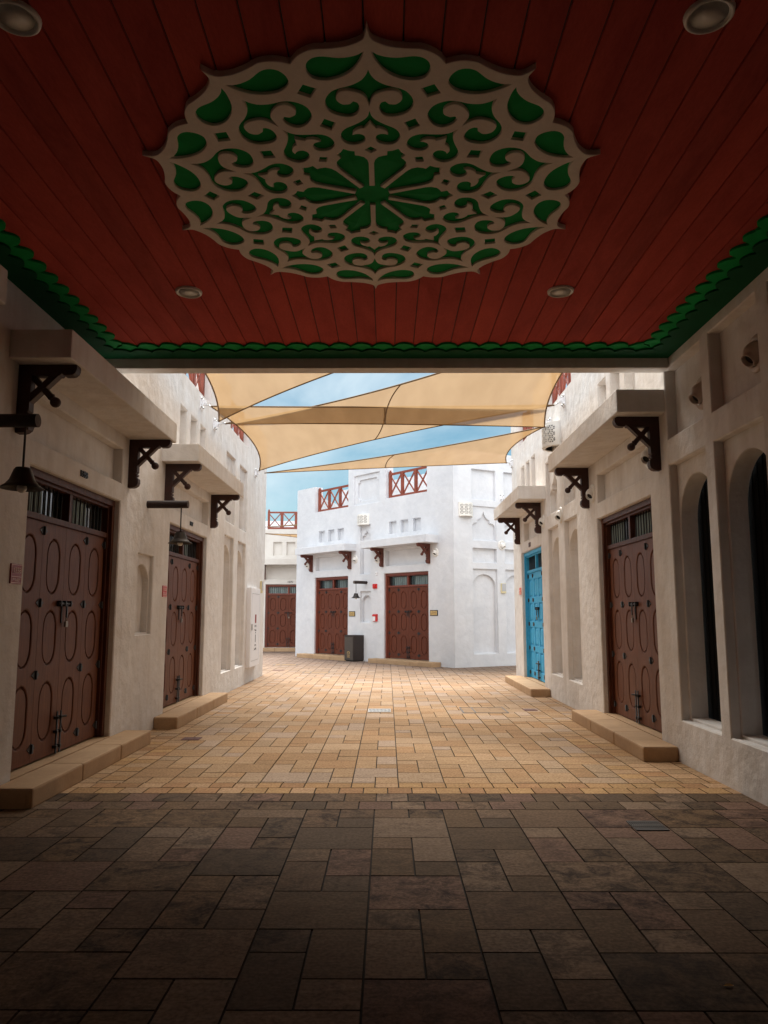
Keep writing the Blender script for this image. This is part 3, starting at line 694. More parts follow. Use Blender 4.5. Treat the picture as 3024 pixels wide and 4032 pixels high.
# medallion -------------------------------------------------------
CX, CY, RR = -0.1016, 4.923, 1.527
def pol(r, a): a = R_(a); return (CX + r * RR * math.sin(a), CY - r * RR * math.cos(a))
OUT = [(1.0, 0), (0.96, 0.5), (0.941, 1.3), (0.928, 2.8), (0.918, 4.7), (0.915, 7.2), (0.917, 9.4), (0.922, 11.3), (0.918, 13.1), (0.908, 15.0), (0.893, 16.6), (0.876, 18.0)]
DROP = [(0.89, 0.9), (0.877, 2.0), (0.867, 4.1), (0.866, 6.6), (0.874, 8.6), (0.881, 10.1), (0.883, 11.6), (0.877, 13.1), (0.861, 14.4), (0.836, 15.1), (0.814, 15.2), (0.792, 14.7), (0.775, 13.2), (0.767, 11.2), (0.769, 8.8), (0.782, 6.2), (0.806, 3.9), (0.838, 2.3), (0.867, 1.3)]
ANCH = [(0.804, 0), (0.789, 0.3), (0.773, 0.8), (0.752, 1.9), (0.736, 3.6), (0.725, 5.6), (0.719, 7.9), (0.714, 9.5), (0.704, 11.3), (0.683, 13.2), (0.657, 14.5), (0.627, 14.9), (0.598, 14.2), (0.575, 12.1), (0.561, 9.4), (0.56, 6.7), (0.573, 4.8), (0.595, 3.8), (0.616, 3.6), (0.634, 4.2), (0.641, 5.3), (0.628, 6.5), (0.627, 7.8), (0.629, 9.1), (0.642, 10.2), (0.66, 10.7), (0.679, 10.3), (0.696, 9.3), (0.703, 8.0), (0.703, 6.2), (0.696, 4.5), (0.687, 2.9), (0.674, 1.6), (0.653, 0.7), (0.615, 0)]
HEART = [(0.584, 0), (0.557, 0.6), (0.535, 2.1), (0.517, 4.6), (0.502, 7.8), (0.491, 10.8), (0.474, 13.5), (0.45, 15.2), (0.423, 15.5), (0.399, 14.2), (0.386, 11.1), (0.385, 7.4), (0.396, 4.3), (0.414, 2.9), (0.435, 3.3), (0.447, 5.3), (0.448, 7.6), (0.444, 9.2), (0.46, 8.6), (0.475, 6.8), (0.485, 3.9), (0.482, 2.9), (0.503, 1.1), (0.52, 0)]
DIA = [[(0.364, 0), (0.343, 4.1), (0.322, 0), (0.343, -4.1)], [(0.733, 15.1), (0.767, 18), (0.733, 20.9), (0.697, 18)], [(0.533, 14.6), (0.567, 18), (0.533, 21.4), (0.494, 18)]]
PET = [(0.080, 9.0), (0.125, 5.4), (0.183, 3.6), (0.248, 2.6), (0.272, 3.4), (0.294, 5.9), (0.306, 9.7), (0.312, 12.4), (0.339, 11.5), (0.348, 15.0), (0.366, 18.0)]
def smooth2(L):
    n_ = len(L); out = []
    for i in range(n_):
        p0, p1, p2, p3 = (Vector(L[(i + j) % n_]) for j in (-1, 0, 1, 2))
        out.append(tuple(p1))
        a1 = (p1 - p0).angle(p2 - p1, 0) if (p1 - p0).length > 1e-6 and (p2 - p1).length > 1e-6 else 0
        a2 = (p2 - p1).angle(p3 - p2, 0) if (p2 - p1).length > 1e-6 and (p3 - p2).length > 1e-6 else 0
        if a1 < R_(48) and a2 < R_(48) and (p2 - p1).length > 0.012: out.append(tuple((p1 * 9 + p2 * 9 - p0 - p3) / 16))
    return out
PM = lambda a, n, z: Vector((a, z, n))
outer = []; holes = []
for k in range(10):
    A = 36 * k
    outer += [pol(r, A + a) for r, a in OUT] + [pol(r, A + 36 - a) for r, a in OUT[1:-1]][::-1]
    holes.append(smooth2([pol(r, A + a) for r, a in DROP])); holes.append(smooth2([pol(r, A - a) for r, a in DROP]))
    for S_ in (ANCH, HEART): holes.append(smooth2([pol(r, A + a) for r, a in S_] + [pol(r, A - a) for r, a in S_[1:-1]][::-1]))
    for D_ in DIA: holes.append([pol(r, A + a) for r, a in D_])
star = []
for k in range(10):
    A = 36 * k
    star += [pol(r, A + a) for r, a in PET] + [pol(r, A + 36 - a) for r, a in PET[:-1]][::-1]
holes.append(star)
outer = ccw(smooth2(outer)); holes = [ccw(h_) for h_ in holes]
MR = root('ceiling_medallion', 'large round cream carved medallion with green inlays in the middle of the red ceiling', 'ceiling medallion', (CX, CY, ZC))
bm = bmesh.new(); zb_, zt_ = ZC - 0.036, ZC - 0.018
ch_ = 0.0035
fill(bm, PM, offset(outer, -ch_), [offset(h_, ch_) for h_ in holes], zb_)
band(bm, PM, offset(outer, -ch_), zb_, outer, zb_ + ch_); band(bm, PM, outer, zb_ + ch_, outer, ZC + 0.004)
for h_ in holes: band(bm, PM, offset(h_, ch_), zb_, h_, zb_ + ch_); band(bm, PM, h_, zb_ + ch_, h_, zt_)
build('carved_plate', bm, M['cream'], MR)
bm = bmesh.new(); IN_ = [(CX + (p[0] - CX) * 0.985, CY + (p[1] - CY) * 0.985) for p in outer]; fill(bm, PM, IN_, [], zt_); band(bm, PM, IN_, zt_, IN_, ZC + 0.003)
# petals are carved as shallow ridges on the green board
for k in range(10):
    A = 36 * k + 18
    c0 = Vector((*pol(0.12, A), zt_ - 0.001)); c1 = Vector((*pol(0.27, A), zt_ - 0.010)); c2 = Vector((*pol(0.33, A), zt_ - 0.001))
    l1 = Vector((*pol(0.27, A - 13), zt_ - 0.001)); r1 = Vector((*pol(0.27, A + 13), zt_ - 0.001))
    V = [bm.verts.new(v) for v in (c0, c1, c2, l1, r1)]
    for t in ((0, 1, 3), (1, 2, 3), (0, 4, 1), (1, 4, 2)): bm.faces.new([V[i] for i in t])
build('green_board', bm, M['green'], MR)

# downlights ------------------------------------------------------
def downlight(x, y, lab):
    r = root('ceiling_light', lab, 'ceiling light', group='round ceiling lights in the red ceiling', mtx=Matrix.Translation((x, y, ZC)))
    bm = bmesh.new(); lathe(bm, [(0.096, -0.004), (0.099, -0.018), (0.107, -0.023), (0.117, -0.016), (0.12, 0.0)], (0, 0, 0), (0, 0, 1), 32); build('ring', bm, M['disc'], r)
    bm = bmesh.new(); lathe(bm, [(0, -0.0105), (0.09, -0.0105), (0.0965, -0.013)], (0, 0, 0), (0, 0, 1), 32); build('diffuser', bm, M['disc'], r)
downlight(-1.81, 6.57, 'unlit round white ceiling light beyond the medallion on the left of the red ceiling')
downlight(1.58, 6.57, 'unlit round white ceiling light beyond the medallion on the right of the red ceiling')
downlight(-1.83, 3.36, 'large unlit round ceiling light cut by the top left corner of the view')
downlight(1.58, 3.36, 'large unlit round ceiling light near the top right corner of the view')

# ------------------------------------------------------------------ white corner building
WB = root('white_building', 'white corner building facing down the lane with two red doors and roof railings', 'building', (2.036, 23.104, 0))
hol = []
DF = [(1.14, 3.28), (5.25, 7.28)]
for (a0, a1) in DF: hol.append(dict(loop=rect(a0, a1, 0.14, 2.95), d=0.24))
hol += [dict(loop=rect(1.24, 3.22, 3.2, 3.72), d=0.12), dict(loop=rect(5.32, 7.25, 3.2, 3.72), d=0.12)]
for c_ in (1.66, 2.26, 2.84, 5.71, 6.28, 6.87): hol.append(niche_small(c_ - 0.19, c_ + 0.19, 4.27, 4.69, 0.1))
hol.append(niche_ogee(4.0, 4.57, 2.97, 4.70, 4.55, 0.05, 0.06)); hol.append(niche_arch(3.98, 4.56, 1.31, 2.38, 1.98, 2.24, 0.05, 0.07))
i0, i1, j0, j1, q = 3.65, 4.80, 5.58, 6.34, 0.11
lob = []
for (cx_, cz_, a_) in ((i0, j0, 0), (i1, j0, 90), (i1, j1, 180), (i0, j1, 270)):
    for t in range(5): ang = R_(a_ + 90 - t * 22.5); lob.append((cx_ + q * math.cos(ang), cz_ + q * math.sin(ang)))
hol.append(dict(loop=rect(3.52, 4.94, 5.44, 6.5), d=0.05, holes=[dict(loop=lob, d=0.05)]))
outl = [(0, 0), (8.5, 0), (8.5, 6.43), (7.3, 6.43), (7.3, 5.44), (5.25, 5.44), (5.25, 6.93), (3.19, 6.93), (3.19, 5.50), (1.16, 5.50), (1.16, 6.72), (0, 6.72)]
for h_ in hol[2:]:
    h_['d'] *= 1.5
    for q_ in h_.get('holes', []): q_['d'] *= 1.5
wall_mesh(FF, outl, hol, WB, M['white'], label='white front wall with the two doors')
hol = []
for (a0, a1) in ((0.71, 1.64), (1.97, 2.9), (3.23, 4.16)):
    hol.append(dict(loop=rect(a0, a1, 5.18, 6.14), d=0.08)); hol.append(niche_ogee(a0, a1, 3.89, 4.96, 4.81, 0.035, 0.05))
    hol.append(dict(loop=rect(a0, a1, 3.2, 3.64), d=0.09)); hol.append(niche_arch(a0, a1, 0.39, 2.99, 2.44, 2.83, 0.05, 0.06))
for h_ in hol:
    h_['d'] *= 1.4
    for q_ in h_.get('holes', []): q_['d'] *= 1.5
wall_mesh(FG, [(0, 0), (7, 0), (7, 6.72), (0, 6.72)], hol, WB, M['white'], label='white side wall with three tiers of niches')
# left return wall, setback roof storey
dr = Vector((0.25, 1)).normalized(); FS = Frame(tuple(FB_), tuple(dr), (-dr.y, dr.x))
rbox(WB, 'return_wall', FS, 0.0, 6, -0.35, -0.002, 0, 6.43, M['white'])
rbox(WB, 'roof', FF, 0.4, 8.1, -3.5, -0.36, 5.15, 5.36, M['roofgrey'])
rbox(WB, 'roof_storey', FF, 0.3, 8.2, -2.2, -1.9, 5.3, 6.6, M['white'])
for (c0, c1) in ((0.66, 3.88), (4.77, 7.83)): canopy(FF, c0, c1, 3.81, 4.06, 0.54, WB, M['white'])
for a in (1.08, 3.34, 5.09, 7.45): bracket(FF, a, 3.82, WB, M['bracket_far'])
step(FF, 0.6, 3.65, 0.39, 0.14, WB, [(1.135, 3.285)]); step(FF, 4.75, 7.85, 0.39, 0.14, WB, [(5.245, 7.285)])
door(FF, DF[0][0], DF[0][1], 0.15, 2.95, WB, M['wood_far'], M['frame_far'], refl=(0.0, 0.75), label='red brown door right of the fire call point', padlock=False)
door(FF, DF[1][0], DF[1][1], 0.15, 2.95, WB, M['wood_far'], M['frame_far'], refl=(0.0, 0.7), label='red brown door left of the hanging bell lamp', padlock=False)
railing(FF, 1.18, 3.17, 5.51, 6.38, -0.16, WB); railing(FF, 5.27, 7.28, 5.45, 6.30, -0.16, WB)

# ------------------------------------------------------------------ alley building
AB = root('alley_building', 'pale building across the far alley with dark red door 1275 and roof railing', 'building', (-4.4, 33.5, 0))
hol = [dict(loop=rect(-5.37, -3.36, 0.15, 2.9), d=0.24), dict(loop=rect(-5.36, -3.4, 3.12, 3.66), d=0.12),
       dict(loop=rect(-5.06, -4.67, 4.17, 4.77), d=0.1), dict(loop=rect(-4.47, -4.09, 4.17, 4.77), d=0.1), dict(loop=rect(-3.88, -3.5, 4.17, 4.77), d=0.1)]
wall_mesh(FK, [(-14, 0), (6, 0), (6, 5.35), (-14, 5.35)], hol, AB, M['cream2'])
rbox(AB, 'canopy', FK, -6.2, -2.8, -0.003, 0.5, 3.74, 4.0, M['cream2'], 0.01)
rbox(AB, 'roof', FK, -14, 6, -6, -0.36, 5.0, 5.2, M['roofgrey'])
rbox(AB, 'roof_storey', FK, -14, 6, -2.6, -2.3, 5.2, 6.0, M['white'])
for a in (-5.42, -3.2): bracket(FK, a, 3.75, AB, M['bracket_far'])
step(FK, -5.9, -2.8, 0.4, 0.15, AB)
door(FK, -5.37, -3.36, 0.16, 2.9, AB, M['wood_far'], M['frame_far'], refl=(0.1, 1.0))
railing(FK, -5.35, -2.8, 5.36, 6.15, -0.1, AB, panels=4)

# ------------------------------------------------------------------ wall-mounted things (local frames: x right, -y out of the wall)
def bell_lamp(F, a, z, lab):
    r = root('bell_lamp', lab, 'hanging lamp', group='bell lamps hanging from logs on the walls', mtx=F.mtx(a, z))
    bm = bmesh.new(); tube(bm, [(0, 0.0, 0), (0, -0.56, 0)], 0.053, 20, cap=False)
    lathe(bm, [(0.053, 0.56), (0.0, 0.562)], (0, 0, 0), (0, -1, 0), 20, 1)
    build('log', bm, [M['log'], M['logend']], r)
    bm = bmesh.new(); tube(bm, [(0, -0.465, -0.045), (0, -0.465, -0.375)], 0.009, 8); build('rod', bm, M['iron'], r)
    bm = bmesh.new(); prof = [(0.0, 0.0), (0.052, -0.003), (0.066, -0.02), (0.078, -0.055), (0.094, -0.10), (0.122, -0.135), (0.163, -0.165), (0.158, -0.168), (0.115, -0.14), (0.088, -0.10), (0.06, -0.02), (0, -0.012)]
    lathe(bm, prof, (0, -0.465, -0.372), (0, 0, 1), 28); build('shade', bm, M['bell'], r)
    bm = bmesh.new(); tube(bm, [(0, -0.465, -0.40), (0, -0.465, -0.47)], 0.018, 10); sphere(bm, (0, -0.465, -0.535), 0.038, 12); build('bulb', bm, M['bulb'], r)
bell_lamp(FL, 5.76, 3.10, 'bell lamp on a dark log at the left edge, beside the nearest brown door')
bell_lamp(FL, 10.27, 3.092, 'bell lamp on a log in front of the second brown door on the left')
bell_lamp(FF, 4.20, 2.68, 'small bell lamp on a log between the two doors of the white building')

def nozzle(F, a, z, lab, mt, R0=0.17, inset=0.0, dirx=0.55):
    """round plate with a swivelling ball and short spout"""
    r = root('wall_nozzle', lab, 'wall nozzle', group='round ball nozzles on the walls', mtx=F.mtx(a, z, -inset))
    k = R0 / 0.17
    bm = bmesh.new(); lathe(bm, [(0.17 * k, -0.001), (0.168 * k, 0.012), (0.155 * k, 0.026), (0.13 * k, 0.034), (0.118 * k, 0.028), (0.112 * k, 0.0)], (0, 0, 0), (0, -1, 0), 36); build('ring', bm, mt, r)
    d = Vector((dirx, -0.62, -0.55)).normalized(); c_ = Vector((0, -0.012 * k, 0))
    bm = bmesh.new(); prof = []
    rb = 0.108 * k
    for i in range(11):
        t = math.pi * (0.02 + 0.78 * i / 10); prof.append((rb * math.sin(t), -rb * math.cos(t)))
    e = prof[-1]; prof += [(e[0] * 1.0, e[1] + 0.03 * k), (e[0] * 0.9, e[1] + 0.03 * k), (e[0] * 0.84, e[1] - 0.02 * k)]
    lathe(bm, prof, c_, d, 28); build('ball', bm, mt, r)
    bm = bmesh.new(); lathe(bm, [(0, e[1] - 0.015 * k), (e[0] * 0.85, e[1] - 0.015 * k)], c_, d, 24); build('spout_hole', bm, M['black'], r)
nozzle(FR, 6.53, 3.91, 'round beige nozzle highest at the right edge, over the nearest arched opening', M['discbrown'], 0.175, 0.12, 0.1)
nozzle(FR, 7.72, 3.90, 'round beige nozzle in the square panel beside the end of the ceiling beam', M['discbrown'], 0.175, 0.12, 0.1)
nozzle(FR, 9.04, 3.50, 'round cream nozzle half hidden behind the nearest wooden bracket on the right', M['disc'], 0.15)
nozzle(FR, 11.62, 3.45, 'round cream nozzle right beside the bracket at the far end of the right ledge', M['disc'], 0.15)
nozzle(FR, 13.80, 3.40, 'round cream nozzle between the two narrow arched niches on the right', M['disc'], 0.15)
nozzle(FR, 15.36, 3.48, 'round cream nozzle by the bracket over the blue door', M['disc'], 0.14)
nozzle(FG, 1.84, 3.77, 'round white nozzle on the side wall of the white building left of the blue door', M['disc'], 0.16, 0, 0.2)
nozzle(FF, 0.80, 3.52, 'round white nozzle at the right end of the right ledge of the white building', M['disc'], 0.14, 0, 0.2)
nozzle(FF, 4.83, 3.52, 'round white nozzle at the right end of the left ledge of the white building', M['disc'], 0.14, 0, 0.2)
nozzle(FF, 3.62, 3.45, 'round white nozzle behind the left bracket of the right ledge on the white building', M['disc'], 0.13, 0, 0.2)
nozzle(FF, 7.75, 3.45, 'round white nozzle behind the leftmost bracket of the white building', M['disc'], 0.13, 0, 0.2)

def lantern(F, a, z, W, H, depth, lab):
    r = root('wall_lantern', lab, 'wall lantern', group='pierced white lanterns on the walls', mtx=F.mtx(a, z))
    # curved front: map flat pattern (u 0..1, v 0..1) to a shallow arc
    def P(u, n, v):
        t = (u - 0.5) * 2; ang = t * R_(78); x = math.sin(ang) / math.sin(R_(78)) * (W / 2 - n * 0)
        y = -(math.cos(ang) - math.cos(R_(78))) / (1 - math.cos(R_(78))) * depth - 0.02
        return Vector((x, y - n, v * H))
    bm = bmesh.new(); nu, nv = 4, 3
    hl = []
    m0, m1 = 0.07, 0.93
    # lattice of cells, each with a ring of slanted slots round a small diamond
    for cx_ in range(nu):
        for cz_ in range(nv):
            cu = m0 + (m1 - m0) * (cx_ + 0.5) / nu; cv = 0.12 + 0.76 * (cz_ + 0.5) / nv; su = (m1 - m0) / nu; sv = 0.76 / nv
            def L(pts): hl.append(ccw([(cu + x * su, cv + y * sv) for x, y in pts]))
            L([(0.10, 0), (0, 0.13), (-0.10, 0), (0, -0.13)])
            for (sx, sz) in ((1, 1), (-1, 1), (-1, -1), (1, -1)):
                L([(sx * 0.14, sz * 0.06), (sx * 0.43, sz * 0.06), (sx * 0.43, sz * 0.20), (sx * 0.33, sz * 0.28)])
                L([(sx * 0.05, sz * 0.16), (sx * 0.26, sz * 0.34), (sx * 0.17, sz * 0.46), (sx * 0.05, sz * 0.46)])
    # build in vertical strips so that the curve is followed
    segs = 48
    tmp = bmesh.new(); fill(tmp, lambda a_, n, z_: Vector((a_, 0, z_)), rect(0, 1, 0, 1), hl, 0)
    for i in range(1, segs):
        geom = list(tmp.verts) + list(tmp.edges) + list(tmp.faces)
        bmesh.ops.bisect_plane(tmp, geom=geom, plane_co=(i / segs, 0, 0), plane_no=(1, 0, 0))
    for v in tmp.verts: v.co = P(v.co.x, 0, v.co.z)
    merge(bm, tmp)
    LN = bmesh.new(); V_ = [[LN.verts.new(Vector((P(i / 20, 0, 0).x * 0.93, P(i / 20, 0, 0).y * 0.9 + 0.003, zz))) for i in range(21)] for zz in (0.012, H - 0.012)]
    for i in range(20): LN.faces.new((V_[0][i], V_[0][i + 1], V_[1][i + 1], V_[1][i]))
    me = build('pierced_shade', bm, M['lantern'], r)
    so = me.modifiers.new('thickness', 'SOLIDIFY'); so.thickness = 0.014; so.offset = 0
    bm = bmesh.new(); box(bm, XYZ, -W / 2 - 0.005, W / 2 + 0.03, -0.022, 0.0, -0.01, H + 0.012, 0.003)
    build('back_plate', bm, M['lantern'], r)
    bm = bmesh.new()
    for zz in (0.0, H):
        vs = [P(i / 24, 0, zz / H) for i in range(25)]
        lo = [bm.verts.new(v + Vector((0, 0, -0.01))) for v in vs]; hi = [bm.verts.new(v + Vector((0, 0, 0.01))) for v in vs]
        inn = [bm.verts.new(Vector((v.x * 0.86, v.y * 0.78, v.z - 0.01))) for v in vs]
        for i in range(24):
            bm.faces.new((lo[i], lo[i + 1], hi[i + 1], hi[i])); bm.faces.new((lo[i], lo[i + 1], inn[i + 1], inn[i]))
        if zz > 0: bm.faces.new(hi)
    build('rim', bm, M['lantern'], r)
    build('inner_shadow_sheet', LN, M['black'], r)  # black sheet put in as the shade seen through the pierced holes
    bm = bmesh.new(); tube(bm, [(0, -depth * 0.45, H * 0.25), (0, -depth * 0.45, H * 0.75)], 0.03, 10); build('lamp_holder', bm, M['black'], r)
lantern(FR, 13.98, 4.70, 0.62, 0.44, 0.24, 'cream pierced lantern high on the right wall just above the ledge')
lantern(FF, 4.37, 4.70, 0.56, 0.36, 0.16, 'white pierced lantern above the pointed niche on the front of the white building')
lantern(FG, 0.44, 4.61, 0.50, 0.42, 0.16, 'white pierced lantern on the side wall of the white building beside its corner')

# number plates and plaques
def plate(F, a, z, W, H, lab, top, bottom, mt, cat='number sign', border=True):
    r = root('number_sign', lab, cat, group='small red door number signs', mtx=F.mtx(a, z))
    bm = bmesh.new(); box(bm, XYZ, -W / 2, W / 2, -0.012, 0.0, 0, H, 0.002); build('plate', bm, mt, r)
    if border:
        bm = bmesh.new(); t = 0.005; y0, y1 = -0.0145, -0.0125; m_ = 0.006; zz = H * 0.345
        for (x0, x1, z0, z1) in ((-W / 2 + m_, W / 2 - m_, H - m_ - t, H - m_), (-W / 2 + m_, W / 2 - m_, m_, m_ + t), (-W / 2 + m_, W / 2 - m_, zz, zz + t), (-W / 2 + m_, -W / 2 + m_ + t, m_ + t, H - m_ - t), (W / 2 - m_ - t, W / 2 - m_, m_ + t, H - m_ - t)):
            box(bm, XYZ, x0, x1, y0, y1, z0, z1)
        build('border', bm, M['signwhite'], r)
    if top: wall_text(r, top, H * 0.40, 0, H * 0.66, -0.0135, M['signwhite'], sx=W / H * 0.95)
    else: wall_strokes(r, W * 0.6, H * 0.28, 0, H * 0.66, -0.0135, M['signwhite'], 5)
    wall_strokes(r, W * 0.66, H * 0.16, 0, H * 0.2, -0.0135, M['signwhite'], 9)
plate(FL, 6.69, 1.865, 0.20, 0.175, 'dark red sign 1358 on the wall left of the nearest brown door', '1358', '24-75-4', M['signred'])
plate(FL, 11.2, 1.85, 0.20, 0.165, 'small red sign 1357 between the narrow niche and the second brown door', '1357', '24-75-3', M['fixred'])
plate(FR, 18.22, 2.06, 0.22, 0.165, 'small orange red sign left of the blue door', None, None, M['orange'], border=True)
def numerals(F, a, z, s_, lab, size=0.11, mt='iron'):
    r = root('door_number', lab, 'door number', group='raised numerals above the doors', mtx=F.mtx(a, z))
    wall_text(r, s_, size, 0, 0, -0.008, M[mt], ext=0.008)
numerals(FL, 8.05, 3.095, '1358', 'black raised numerals 1358 above the nearest brown door', 0.10)
numerals(FL, 12.58, 3.095, '1357', 'black raised numerals 1357 above the second brown door on the left', 0.10)
numerals(FK, -4.29, 3.0, '1275', 'black raised numerals 1275 above the door across the alley', 0.12)
r = root('number_tile', 'tiny brown square number tile above the blue door', 'number tile', mtx=FR.mtx(16.90, 3.09))
bm = bmesh.new(); box(bm, XYZ, -0.1, 0.1, -0.012, 0, 0, 0.1, 0.002); build('plate', bm, M['bracket_far'], r)
wall_strokes(r, 0.12, 0.06, 0, 0.05, -0.0135, M['iron'], 3)
def plaque(F, a, z, lab, l1, l2):
    r = root('name_plaque', lab, 'plaque', group='small gold plaques by the doors of the white building', mtx=F.mtx(a, z))
    bm = bmesh.new(); box(bm, XYZ, -0.17, 0.17, -0.016, 0, 0, 0.18, 0.003); build('frame', bm, M['iron'], r)
    bm = bmesh.new(); box(bm, XYZ, -0.145, 0.145, -0.021, -0.0165, 0.022, 0.158, 0.001); build('panel', bm, M['plaque'], r)
    wall_strokes(r, 0.20, 0.035, 0, 0.115, -0.0225, M['bracket_far'], l1); wall_strokes(r, 0.22, 0.028, 0, 0.062, -0.0225, M['bracket_far'], l2)
plaque(FF, 4.99, 1.52, 'gold plaque in a dark frame left of the arched niche of the white building', 11, 12)
plaque(FF, 0.885, 1.545, 'gold plaque in a dark frame right of the right hand red door', 13, 14)

# fire devices
r = root('fire_alarm_strobe', 'small red alarm strobe high on the white wall between the doors', 'fire alarm', mtx=FF.mtx(3.72, 2.46))
bm = bmesh.new(); box(bm, XYZ, -0.10, 0.10, -0.05, 0, 0, 0.16, 0.012); build('base', bm, M['fixred'], r)
bm = bmesh.new(); box(bm, XYZ, -0.065, 0.065, -0.085, -0.05, 0.035, 0.13, 0.012); build('lens', bm, M['fixred'], r)
r = root('fire_call_point', 'red and white fire call point in a clear cover below the strobe', 'call point', mtx=FF.mtx(3.70, 1.35))
bm = bmesh.new(); box(bm, XYZ, -0.10, 0.10, -0.05, 0, 0, 0.25, 0.006); build('base', bm, M['fixred'], r)
bm = bmesh.new(); box(bm, XYZ, -0.09, 0.03, -0.062, -0.05, 0.02, 0.17, 0.004); build('panel', bm, M['white_paint'], r)
bm = bmesh.new(); box(bm, XYZ, -0.105, 0.105, -0.075, -0.062, 0.175, 0.235, 0.004); build('handle', bm, M['fixred'], r)
r = root('wall_switch', 'tiny white junction box above the fire alarm strobe', 'junction box', mtx=FF.mtx(3.66, 2.92))
bm = bmesh.new(); box(bm, XYZ, -0.045, 0.045, -0.03, 0, 0, 0.11, 0.006); build('box', bm, M['white_paint'], r)
bm = bmesh.new(); box(bm, XYZ, -0.02, 0.02, -0.036, -0.03, 0.03, 0.08, 0.002); build('button', bm, M['grey'], r)
def wifi(F, a, z, lab):
    r = root('wall_speaker', lab, 'wall box', group='grey boxes with cream base on the walls', mtx=F.mtx(a, z))
    bm = bmesh.new(); box(bm, XYZ, -0.09, 0.09, -0.05, 0, 0.0, 0.31, 0.006); build('body', bm, M['yellowish'], r)
    bm = bmesh.new(); box(bm, XYZ, -0.078, 0.078, -0.058, -0.05, 0.065, 0.30, 0.003); build('cover', bm, M['grey'], r)
wifi(FG, 1.85, 2.25, 'grey box with cream base on the side wall of the white building')
wifi(FL, 19.7, 2.14, 'grey box with cream base near the far end of the left wall')

# white hydrant cabinet
r = root('wall_cabinet', 'tall shallow white cabinet with small red and black signs on the left wall', 'cabinet', mtx=FL.mtx(18.48, 0.37))
W_, H_ = 1.28, 1.85
bm = bmesh.new(); box(bm, XYZ, -W_ / 2, W_ / 2, -0.10, 0, 0, H_, 0.006); build('body', bm, M['white_paint'], r)
bm = bmesh.new(); D_ = rect(-W_ / 2 + 0.12, W_ / 2 - 0.12, 0.13, H_ - 0.13)
PL = lambda a, n, z: Vector((a, n, z))
fr_ = offset(ccw(D_), -0.012); fill(bm, PL, ccw(D_), [fr_], -0.1035); build('seam', bm, M['grey'], r)
bm = bmesh.new(); box(bm, XYZ, -0.535, -0.50, -0.125, -0.10, 0.85, 1.0, 0.004); build('handle', bm, M['steel'], r)
bm = bmesh.new(); box(bm, XYZ, -0.06, 0.10, -0.106, -0.1005, 1.02, 1.22, 0.0); build('red_mark', bm, M['signred'], r)
wall_strokes(r, 0.26, 0.05, 0.02, 0.94, -0.1025, M['black'], 21); wall_strokes(r, 0.24, 0.05, 0.02, 0.85, -0.1025, M['black'], 22)
bm = bmesh.new(); box(bm, XYZ, 0.0, 0.04, -0.105, -0.1005, 0.56, 0.74); box(bm, XYZ, 0.0, 0.04, -0.105, -0.1005, 0.77, 0.80); build('black_mark', bm, M['black'], r)
wall_strokes(r, 0.2, 0.04, 0.02, 0.49, -0.1025, M['black'], 23); wall_strokes(r, 0.3, 0.05, 0.02, 0.40, -0.1025, M['black'], 24)

# sail anchors
def anchor(F, a, z, lab, tip):
    """plate with bolts, arm and shackle reaching for the sail corner (world point)"""
    mt_ = F.mtx(a, z); r = root('sail_anchor', lab, 'wall anchor', group='white wall anchors holding the shade sails', mtx=mt_)
    bm = bmesh.new(); box(bm, XYZ, -0.09, 0.09, -0.015, 0, -0.11, 0.11, 0.002); build('plate', bm, M['white_paint'], r)
    bm = bmesh.new()
    for x in (-0.055, 0.055):
        for zz in (-0.075, 0.075): lathe(bm, [(0.0, 0.045), (0.014, 0.045), (0.016, 0.03), (0.026, 0.026), (0.026, 0.014)], (x, 0, zz), (0, -1, 0), 8)
    build('bolts', bm, M['steel'], r)
    t = mt_.inverted() @ Vector(tip)
    bm = bmesh.new(); m1_ = Vector((0, -0.015, 0)); m2_ = m1_.lerp(t, 0.55)
    box(bm, XYZ, -0.008, 0.008, -0.09, -0.014, -0.05, 0.05, 0.003); tube(bm, [Vector((0, -0.07, 0)), m2_], 0.013, 8); build('arm', bm, M['white_paint'], r)
    bm = bmesh.new(); tube(bm, [m2_, t], 0.008, 6); e = (t - m2_).normalized(); k = e.orthogonal().normalized() * 0.028
    tube(bm, [t - e * 0.09 - k, t - e * 0.02 - k, t + e * 0.015, t - e * 0.02 + k, t - e * 0.09 + k], 0.007, 6); build('shackle', bm, M['steel'], r)

